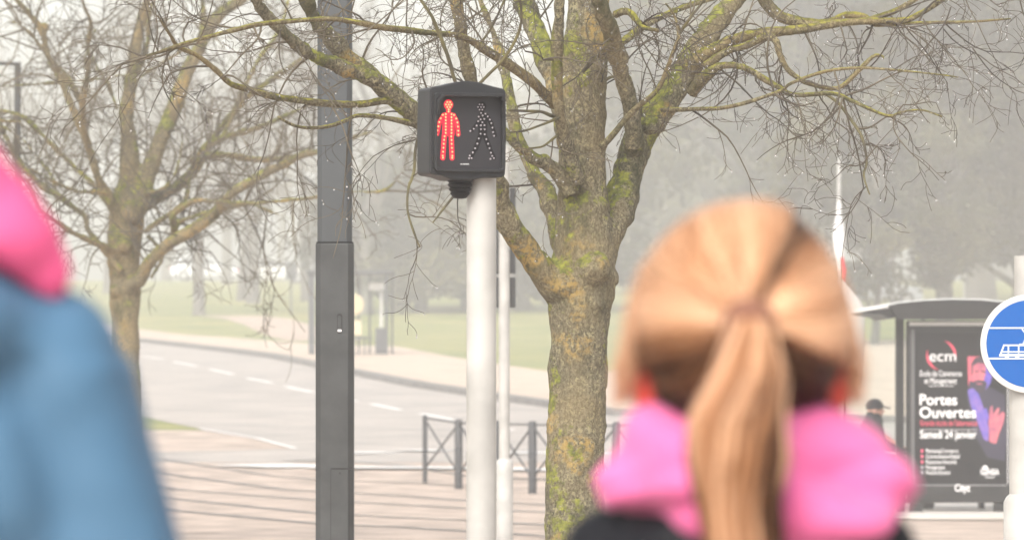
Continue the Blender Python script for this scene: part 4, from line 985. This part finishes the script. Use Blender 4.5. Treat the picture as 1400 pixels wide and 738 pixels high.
def head_blobs(mb, c, s=1.0):
    """head facing +y centred at c; s=1 is a 0.21 m head"""
    c = Vector(c); S = lambda x, y, z: c + Vector((x, y, z)) * s
    mb.ball(S(0, -.012, .025), (.074 * s, .092 * s, .082 * s), 20, 14)
    mb.ball(S(0, .022, -.035), (.056 * s, .062 * s, .068 * s), 18, 12)
    mb.ball(S(0, .052, -.085), (.022 * s, .022 * s, .018 * s), 10, 8)
    cap(mb, S(0, .083, .005), .007 * s, S(0, .097, -.022), .011 * s, 8)
    cap(mb, S(-.018, .080, -.052), .006 * s, S(.018, .080, -.052), .006 * s, 8)
    for k in (1, -1):
        mb.ball(S(k * .030, .066, .008), (.014 * s, .012 * s, .010 * s), 8, 6)
        mb.ball(S(k * .078, -.012, -.022), (.009 * s, .020 * s, .031 * s), 10, 8, Matrix.Rotation(R(-k * 22), 3, 'Z'))
        mb.ball(S(k * .074, -.008, -.045), (.008 * s, .010 * s, .010 * s), 8, 6)
    cap(mb, S(0, -.03, -.05), .046 * s, S(0, -.03, -.13), .046 * s)

# ---- the girl
kid_skin = attr_mat('child_skin', [(0, (0.50, 0.26, 0.18)), (1, (0.62, 0.07, 0.045))], .5)
TG = 4.7
gx = DX(1013, TG)
girl = thing('person', 'child seen from behind with a blond ponytail, pink hood over a black jacket', 'person', (gx, TG, 0))
gzz = lambda py: DZ(py, TG)
HC = Vector((0, 0, gzz(448)))                 # head centre 1.357
mb = MB(); head_blobs(mb, HC, .98)
for k in (1, -1):
    cap(mb, (k * .1, 0, 1.14), .03, (k * .2, .02, .75), .022); hand(mb, (k * .205, .03, .72), (0, .05, -1), k, .78)
cap(mb, (0, -.03, 1.25), .045, (0, -.01, 1.05), .06)
mb.ball((0, 0, 1.12), (.09, .06, .06)); cap(mb, (-.1, 0, 1.13), .03, (.1, 0, 1.13), .03)
for k in (1, -1): mb.ball(HC + Vector((k * .0785, -.012, -.043)), (.010, .020, .030), 12, 10, Matrix.Rotation(R(-k * 30), 3, 'Z'))
gb = fused('body', mb, kid_skin, girl, .005, 2)
at_ = gb.data.attributes.new('tone', 'FLOAT', 'POINT'); at_.data.foreach_set('value', [max(0, min(1, (abs(v.co.x) - .066) / .010)) if v.co.z > HC.z - .09 else 0.0 for v in gb.data.vertices])
mb = MB()
for k in (1, -1): mb.ball(HC + Vector((k * .0295, .074, .0085)) * .98, (.011, .008, .0075), 10, 8)
mb.build('eyes', mat('eye_dark', (0.05, 0.04, 0.03), 0.2), girl)
# black padded jacket
jk = mat('black_jacket', (0.005, 0.0055, 0.008), 0.6, bump=0.4, bscale=40, spec=.2)
mb = MB()
mb.ball((0, 0, 1.07), (.125, .098, .11), 20, 14); mb.ball((0, 0, .88), (.135, .10, .20), 20, 14); mb.ball((0, 0, .73), (.15, .105, .10), 20, 14)
for k in (1, -1):
    mb.ball((k * .103, 0, 1.150), (.050, .056, .052), 16, 12)
    cap(mb, (k * .108, 0, 1.14), .050, (k * .185, .0, .93), .047); cap(mb, (k * .185, 0, .93), .046, (k * .205, .03, .745), .036)
mb.ball((0, -.035, 1.165), (.115, .075, .052), 18, 12)
fused('jacket', mb, jk, girl, .008, 4, lambda c, n: noise.noise(c * 16) * .006 + .004 * math.sin(c.z * 70))
# pink hood lying on the shoulders
pk = mat('pink_hood', (0.66, 0.10, 0.27), 0.8, scale=5, col2=(0.76, 0.15, 0.36), bump=0.15, bscale=50, sheen=.15)
mb = MB()
def gp(px, py, y): return Vector((DX(px, TG) - gx, y, gzz(py)))
pathc = [(-.045, .055, gzz(585)), (-.058, .01, gzz(598)), (-.060, -.045, gzz(612)), (-.040, -.085, gzz(620)), (0, -.10, gzz(622)), (.040, -.085, gzz(620)), (.062, -.045, gzz(612)), (.062, .01, gzz(598)), (.045, .055, gzz(585))]
for a, b in zip(pathc, pathc[1:]): cap(mb, a, .031, b, .031, 16)
mb.ball((0, -.075, gzz(658)), (.092, .058, .040), 24, 16); mb.ball((-.050, -.05, gzz(645)), (.056, .052, .040), 18, 12); mb.ball((.060, -.05, gzz(648)), (.062, .052, .042), 18, 12)
cap(mb, (.066, -.03, gzz(600)), .037, (.104, -.04, gzz(668)), .037); cap(mb, (-.068, -.03, gzz(602)), .036, (-.096, -.04, gzz(664)), .034)
mb.ball((.100, -.045, gzz(690)), (.040, .05, .028), 16, 12); mb.ball((-.090, -.040, gzz(670)), (.036, .05, .022), 16, 12)
cap(mb, (-.076, -.045, gzz(622)), .036, (-.098, -.045, gzz(662)), .030); mb.ball((.104, -.045, gzz(664)), (.036, .045, .036), 16, 12)
cap(mb, (-.058, -.05, gzz(575)), .020, (.060, -.05, gzz(572)), .020)
mb.ball((.035, -.088, gzz(705)), (.095, .05, .032), 20, 14)
def hood_folds(c, n):
    return noise.noise(Vector((c.x * 16 + c.z * 10, c.y * 10, c.z * 26))) * .011 + math.sin(c.x * 60 + c.z * 25) * .0022 - .004 * math.exp(-((c.z - gzz(612) + .30 * abs(c.x)) / .0055) ** 2) - .005 * math.exp(-((c.z - gzz(668) - .25 * c.x) / .006) ** 2)
fused('hood', mb, pk, girl, .007, 30, hood_folds)
tr_m = mat('dark_trousers', (0.03, 0.035, 0.06), 0.8); sh_m = mat('shoes', (0.25, 0.24, 0.24), 0.6)
mb = MB()
for k in (1, -1): cap(mb, (k * .07, 0, .70), .078, (k * .078, .01, .40), .056); cap(mb, (k * .078, .01, .40), .055, (k * .08, 0, .10), .044)
mb.ball((0, 0, .72), (.125, .095, .09)); fused('trousers', mb, tr_m, girl, .010, 3)
for k in (1, -1):
    mb = MB(); mb.ball((k * .08, .045, .045), (.042, .11, .04), 14, 10); cap(mb, (k * .08, 0, .05), .04, (k * .08, 0, .11), .042); mb.box(k * .08 - .038, -.05, 0, k * .08 + .038, .14, .02)
    fused('shoe', mb, sh_m, girl, .008, 3)
# hair: a scalp cap, sleek locks drawn back to the band, the tail and stray wisps
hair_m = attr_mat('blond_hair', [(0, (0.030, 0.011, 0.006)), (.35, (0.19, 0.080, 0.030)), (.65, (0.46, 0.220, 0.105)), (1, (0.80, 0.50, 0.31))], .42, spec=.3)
rnd = random.Random(3)
HR = Vector((.0905, .107, .1020)); HO = HC + Vector((0, -.012, .0025))
Tdir = Vector((0.01, -1, 0.0)).normalized()
hr = MB()
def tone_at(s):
    """lighter crown, darker nape, shadow of the parting painted as a dark streak on its right"""
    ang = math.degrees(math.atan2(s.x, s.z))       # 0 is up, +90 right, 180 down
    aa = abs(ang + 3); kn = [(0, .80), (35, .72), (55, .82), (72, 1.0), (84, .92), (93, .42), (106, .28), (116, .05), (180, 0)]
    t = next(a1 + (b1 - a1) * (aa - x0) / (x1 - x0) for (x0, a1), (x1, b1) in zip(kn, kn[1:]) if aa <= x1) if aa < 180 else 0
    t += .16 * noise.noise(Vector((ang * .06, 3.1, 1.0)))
    dk = math.exp(-((ang - 11) / 5) ** 2) * .72 + math.exp(-((ang - 33) / 12) ** 2) * .80 + math.exp(-((ang + 30) / 7) ** 2) * .12  # shadow along the parting, painted into the strand tones
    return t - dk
capm = MB(); seg_, rg = 64, 40; vs = []; tones = []
for i in range(rg + 1):
    for j in range(seg_):
        t = math.pi * i / rg; ph = 2 * math.pi * j / seg_
        s = Vector((math.sin(t) * math.cos(ph), math.sin(t) * math.sin(ph), math.cos(t)))
        vs.append((s, Vector((s.x * HR.x, s.y * HR.y, s.z * HR.z)) * .965))
        tones.append(s)
def on_scalp(s): return not (s.y > .42 and s.z < .52) and not (s.z < -.74) and not (s.z < -.25 and s.y > -.18)
capv = [HO + v for s, v in vs]
fc = []
for i in range(rg):
    for j in range(seg_):
        q = (i * seg_ + j, (i + 1) * seg_ + j, (i + 1) * seg_ + (j + 1) % seg_, i * seg_ + (j + 1) % seg_)
        if all(on_scalp(vs[k][0]) for k in q): fc.append(q)
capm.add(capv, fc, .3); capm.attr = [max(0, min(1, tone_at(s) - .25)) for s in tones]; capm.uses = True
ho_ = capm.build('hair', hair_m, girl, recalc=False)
TP3 = HO + Vector((0.001, -.1105, -.002))      # the band
def hair_path(s, u0=0.0, lift=0.0, n=10):
    w = s.angle(Tdir); out = []; sw = .020 * math.sin(math.atan2(s.x, s.z) * 4.3 + 1.2) + .010 * math.sin(math.atan2(s.x, s.z) * 9.7)
    for i in range(n + 1):
        u = u0 + (1 - u0) * i / n
        q = (s * math.sin((1 - u) * w) + Tdir * math.sin(u * w)) / max(1e-4, math.sin(w))
        bump_ = 1.0 + lift * math.sin(math.pi * min(1, u * 1.05))
        # locks: shallow grooves that run to the band
        ang = math.atan2(s.x, s.z); gro = .014 * noise.noise(Vector((ang * 3.2, 0, 5))) * math.sin(math.pi * min(1, u)) + .010 * noise.noise(Vector((ang * 11, 2, 5))) * math.sin(math.pi * u)
        v = Vector((q.x * HR.x, q.y * HR.y, q.z * HR.z)) * (bump_ + gro)
        p = HO + v + Vector((q.z, 0, -q.x)) * sw * math.sin(math.pi * min(1, u * 1.04)) + Vector((0, 0, -.012 * math.sin(math.pi * u) * abs(q.x)))
        if u > .86: p = p.lerp(TP3 + Vector((q.x * .012, 0, q.z * .012)), ((u - .86) / .14) ** 1.5 * .9)
        out.append(p)
    return out
cnt = 0
while cnt < 3400:
    s = Vector((rnd.gauss(0, 1), rnd.gauss(0, 1), rnd.gauss(0, 1))).normalized()
    if not on_scalp(s) or s.angle(Tdir) < .25: continue
    pth = hair_path(s, 0, rnd.uniform(-.004, .016)); r = rnd.uniform(.0006, .0013)
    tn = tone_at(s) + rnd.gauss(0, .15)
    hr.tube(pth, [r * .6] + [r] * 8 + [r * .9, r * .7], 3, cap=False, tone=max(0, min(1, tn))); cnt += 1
for k in range(900):   # nape hair swept up from low on the neck
    x = rnd.uniform(-.062, .062); z = HC.z - rnd.uniform(.058, .092); a = Vector((x, -.032 - rnd.uniform(0, .028) + abs(x) * .35, z)); m = a.lerp(TP3, .5) + Vector((x * .25, -.024, -.004))
    pth = [a.lerp(m, t) .lerp(m.lerp(TP3, t), t) for t in [i / 6 for i in range(7)]]
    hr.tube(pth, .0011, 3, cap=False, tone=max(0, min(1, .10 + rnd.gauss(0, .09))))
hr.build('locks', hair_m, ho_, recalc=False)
# tail
tl = MB(); tc = [(TP3 + Vector((0, -.004, 0)), .011), (TP3 + Vector((0, -.026, .004)), .016), (Vector((.001, -.155, gzz(470))), .024), (Vector((-.001, -.168, gzz(515))), .034), (Vector((-.010, -.172, gzz(570))), .042), (Vector((-.009, -.17, gzz(625))), .043), (Vector((-.008, -.165, gzz(685))), .036), (Vector((-.003, -.16, gzz(745))), .034), (Vector((.002, -.155, gzz(830))), .026), (Vector((.004, -.15, gzz(900))), .010)]
tcs = smooth_path([(p, r) for p, r in tc], 3)
for k in range(2300):
    a = rnd.uniform(0, 2 * math.pi); rr = math.sqrt(rnd.random()); tw = rnd.gauss(-1.15, .22); ph = rnd.uniform(0, 6.28); L_ = rnd.uniform(.8, 1.0); off = rnd.gauss(0, 1)
    pts = []; N_ = len(tcs); last = max(6, int(N_ * L_))
    for i in range(last):
        p, r = tcs[i]; t = i / N_
        aa = a + tw * math.sin(t * 1.9) * 1.1
        rad = r * (rr * .92 + .10 * math.sin(t * 9 + round(a * 2.2) * 1.7) * t + .03 * off * t * t)
        pts.append(p + Vector((math.cos(aa) * rad, math.sin(aa) * rad * .62, 0)) + Vector((0, 0, 0)))
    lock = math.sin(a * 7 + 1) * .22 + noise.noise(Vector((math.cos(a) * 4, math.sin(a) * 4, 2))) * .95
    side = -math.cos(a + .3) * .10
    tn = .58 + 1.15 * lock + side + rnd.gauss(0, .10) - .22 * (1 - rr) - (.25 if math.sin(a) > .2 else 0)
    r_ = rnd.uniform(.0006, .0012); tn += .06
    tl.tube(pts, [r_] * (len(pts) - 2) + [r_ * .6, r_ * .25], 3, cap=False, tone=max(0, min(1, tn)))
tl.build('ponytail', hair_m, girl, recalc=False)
mb = MB(); mb.lathe([(.014, -.010), (.0205, -.006), (.0225, 0), (.0205, .006), (.014, .010)], 20, TP3 + Vector((0, -.014, 0)), XR); mb.build('hair_tie', mat('hair_tie', (0.20, 0.085, 0.05), 0.8), girl)
# loose wisps at the temples
ws = MB()
for k in range(520):
    sd_ = rnd.choice((-1, 1)); z = HC.z + rnd.uniform(-.03, .055); a = Vector((sd_ * .080, rnd.uniform(-.02, .06), z)); b = Vector((sd_ * rnd.uniform(.088, .104), a.y + rnd.uniform(-.04, .03), z - rnd.uniform(.02, .06))); c_ = Vector((sd_ * rnd.uniform(.082, .106), b.y + rnd.uniform(-.01, .04), HC.z - rnd.uniform(.02, .065)))
    pts = [a.lerp(b, t).lerp(b.lerp(c_, t), t) for t in [i / 6 for i in range(7)]]
    ws.tube(pts, .0006, 3, cap=False, tone=rnd.uniform(.65, 1))
for k in range(160):
    s = Vector((rnd.gauss(0, 1), rnd.gauss(0, .6), abs(rnd.gauss(0, 1)) + .3)).normalized(); pth = hair_path(s, 0, rnd.uniform(.02, .05), 8)
    ws.tube(pth[:6], .0004, 3, cap=False, tone=rnd.uniform(.7, 1))
ws.build('wisps', hair_m, girl, recalc=False)

# ---- the person at the left edge
TA = 4.2; axx = DX(-190, TA); za = lambda py: DZ(py, TA)
ad2 = thing('person', 'adult cut off at the left edge in a blue jacket with a pink hood', 'person', (axx, TA, 0))
HA = Vector((0, .01, 1.60)); mb = MB(); head_blobs(mb, HA, 1.06)
for k in (1, -1): cap(mb, (k * .12, 0, 1.32), .04, (k * .23, .02, .92), .026); hand(mb, (k * .235, .03, .86), (0, .05, -1), k, .98)
cap(mb, (0, -.03, 1.5), .052, (0, -.01, 1.3), .07); cap(mb, (-.12, 0, 1.32), .04, (.12, 0, 1.32), .04)
fused('body', mb, skin_m, ad2, .007, 3)
mb = MB()
for k in (1, -1): mb.ball(HA + Vector((k * .0295, .074, .0085)) * 1.06, (.012, .008, .008), 10, 8)
mb.build('eyes', MATS['eye_dark'], ad2)
bj = mat('blue_jacket', (0.055, 0.135, 0.225), 0.65, scale=3, col2=(0.070, 0.160, 0.26), bump=0.3, bscale=25)
mb = MB(); mb.ball((0, 0, 1.24), (.19, .12, .15), 22, 16); mb.ball((0, 0, 1.02), (.17, .125, .24), 20, 14); mb.ball((0, 0, .80), (.185, .13, .14), 20, 14); mb.ball((0, -.03, 1.345), (.14, .135, .070), 20, 14); cap(mb, (0, -.06, 1.385), .058, (.118, -.01, 1.310), .072); cap(mb, (0, -.06, 1.385), .058, (-.118, -.01, 1.310), .072)
for k in (1, -1):
    mb.ball((k * .120, 0, 1.295), (.076, .082, .076), 18, 12)
    cap(mb, (k * .128, 0, 1.285), .072, (k * .222, .0, 1.06), .062); cap(mb, (k * .20, 0, 1.06), .057, (k * .235, .03, .89), .043)
def jfold(c, n):
    f = math.sin((c.x * .8 + c.z * .35 + .03 * noise.noise(c * 6)) * 75) * .006 if c.z < 1.32 else 0
    g = noise.noise(Vector((c.x * 14, c.y * 7, c.z * 5))) * .016
    return g + f * .9
fused('jacket', mb, bj, ad2, .009, 5, jfold)
ph_ = mat('rose_hood', (0.72, 0.07, 0.20), 0.8, scale=4, col2=(0.76, 0.11, 0.28), bump=0.2, bscale=30)
mb = MB()
for a0 in range(0, 360, 20):
    a = R(a0); b = R(a0 + 20); f = lambda t: Vector((.073 * math.cos(t), .070 * math.sin(t) - .02, 1.455 + .010 * math.sin(t)))
    cap(mb, f(a), .033, f(b), .033, 14)
mb.ball((.0, -.06, 1.45), (.118, .070, .075), 20, 14); cap(mb, (.050, -.045, 1.462), .046, (.10, -.045, 1.415), .048); cap(mb, (.095, -.045, 1.415), .043, (.130, -.035, 1.388), .027); mb.ball((.068, -.035, 1.412), (.086, .08, .044), 20, 14); mb.ball((-.068, -.035, 1.412), (.086, .08, .044), 20, 14)
def hf2(c, n):
    return noise.noise(Vector((c.x * 12, c.y * 8, c.z * 16))) * .010 - .016 * math.exp(-((c.x - .055 + (c.z - 1.43) * 1.1) / .012) ** 2)
fused('hood', mb, ph_, ad2, .007, 6, hf2)
mb = MB()
for k in (1, -1): cap(mb, (k * .09, 0, .82), .10, (k * .095, .01, .46), .068); cap(mb, (k * .095, .01, .46), .066, (k * .10, 0, .10), .052)
mb.ball((0, 0, .85), (.16, .12, .10)); fused('trousers', mb, tr_m, ad2, .012, 3)
for k in (1, -1):
    mb = MB(); mb.ball((k * .10, .055, .05), (.048, .13, .045), 14, 10); cap(mb, (k * .10, 0, .06), .046, (k * .10, 0, .13), .048); mb.box(k * .10 - .044, -.06, 0, k * .10 + .044, .17, .022)
    fused('shoe', mb, sh_m, ad2, .009, 3)
hb2 = MB()
for k in range(1200):
    s = Vector((rnd.gauss(0, 1), rnd.gauss(0, 1), rnd.gauss(0, 1))).normalized()
    if s.y > .4 and s.z < .5 or s.z < -.6: continue
    e = (Vector((s.x, s.y - .15, s.z - 1.4))).normalized(); pts = []
    for i in range(6):
        q = s.lerp(e, i / 5 * .5).normalized(); pts.append(HA + Vector((q.x * .088, q.y * .106 - .012, q.z * .096 + .022)))
    hb2.tube(pts, .0022, 3, cap=False, tone=rnd.uniform(.1, .4))
hb2.ball(HA + Vector((0, -.022, .026)), (.083, .096, .09), 24, 16)
hb2.build('hair', hair_m, ad2, recalc=False)

# ---- the seated person in the shelter, facing right
TM = TH + 1.5; sm_ = thing('person', 'person in dark clothes and a peaked cap sitting inside the near bus shelter', 'person', (DX(1188, TM), TM, PZ))
km = F / TM; mz = lambda py: DZ(py, TM) - PZ; mx = lambda px: DX(px, TM) - DX(1188, TM)
dk_m = mat('dark_coat', (0.028, 0.028, 0.034), 0.8, var=0.15, scale=8)
hz = mz(560); RT = Matrix.Rotation(R(-90), 3, 'Z'); hc = Vector((mx(1197), 0, hz))
tmp = MB(); head_blobs(tmp, (0, 0, 0), .95); mb = MB(); mb.add([RT @ Vector(v) + hc for v in tmp.v], tmp.f)
cap(mb, hc + Vector((-.03, 0, -.08)), .05, (mx(1190), 0, hz - .25), .06)
for k in (1, -1):
    wr = Vector((.47, k * .10, .60)); tmp = MB(); hand(tmp, (0, 0, 0), (0, .0, -1), k, .95)
    Mx = Matrix.Rotation(R(-75), 3, 'Y'); mb.add([Mx @ Vector(v) + wr for v in tmp.v], tmp.f); cap(mb, (.30, k * .15, .68), .03, wr, .026)
cap(mb, (mx(1190), 0, hz - .25), .05, (.05, -.15, .85), .03); cap(mb, (mx(1190), 0, hz - .25), .05, (.05, .15, .85), .03); cap(mb, (.05, -.15, .85), .03, (.30, -.15, .68), .03); cap(mb, (.05, .15, .85), .03, (.30, .15, .68), .03)
fused('body', mb, skin_m, sm_, .009, 2)
mb = MB(); mb.ball((.0, 0, .60), (.15, .19, .17)); mb.ball((.03, 0, .80), (.14, .20, .22)); mb.ball((.045, 0, .93), (.11, .20, .10))
for k in (1, -1): cap(mb, (.05, k * .18, .93), .068, (.12, k * .21, .68), .058); cap(mb, (.12, k * .21, .68), .055, (.44, k * .12, .61), .042)
mb.tube([(.05, 0, .98), (.07, 0, 1.04)], [.09, .075], 14)
fused('coat', mb, dk_m, sm_, .014, 4, lambda c, n: noise.noise(c * 12) * .01)
mb = MB()
for k in (1, -1): cap(mb, (.02, k * .10, .52), .088, (.46, k * .11, .50), .066); cap(mb, (.46, k * .11, .50), .062, (.50, k * .11, .12), .048)
fused('trousers', mb, dk_m, sm_, .014, 3)
for k in (1, -1):
    mb = MB(); mb.ball((.57, k * .11, .05), (.135, .05, .05), 14, 10); cap(mb, (.50, k * .11, .06), .05, (.50, k * .11, .13), .05); mb.box(.44, k * .11 - .045, 0, .69, k * .11 + .045, .02)
    fused('shoe', mb, MATS['shoes'] if False else mat('black_shoe', (0.02, 0.02, 0.02), 0.5), sm_, .010, 2)
mb = MB(); mb.ball(hc + Vector((-.012, 0, .045)), (.097, .083, .078), 20, 12)
vs = [(.06, -.06), (.12, -.055), (.155, -.03), (.165, 0), (.155, .03), (.12, .055), (.06, .06)]
mb.add([hc + Vector((x, y, .045 - (x - .06) * .2)) for x, y in vs] + [hc + Vector((x, y, .030 - (x - .06) * .2)) for x, y in vs], [tuple(range(7)), tuple(reversed(range(7, 14)))] + [(i, i + 7, (i + 1) % 7 + 7, (i + 1) % 7) for i in range(7)])
mb.build('cap', dk_m, sm_)
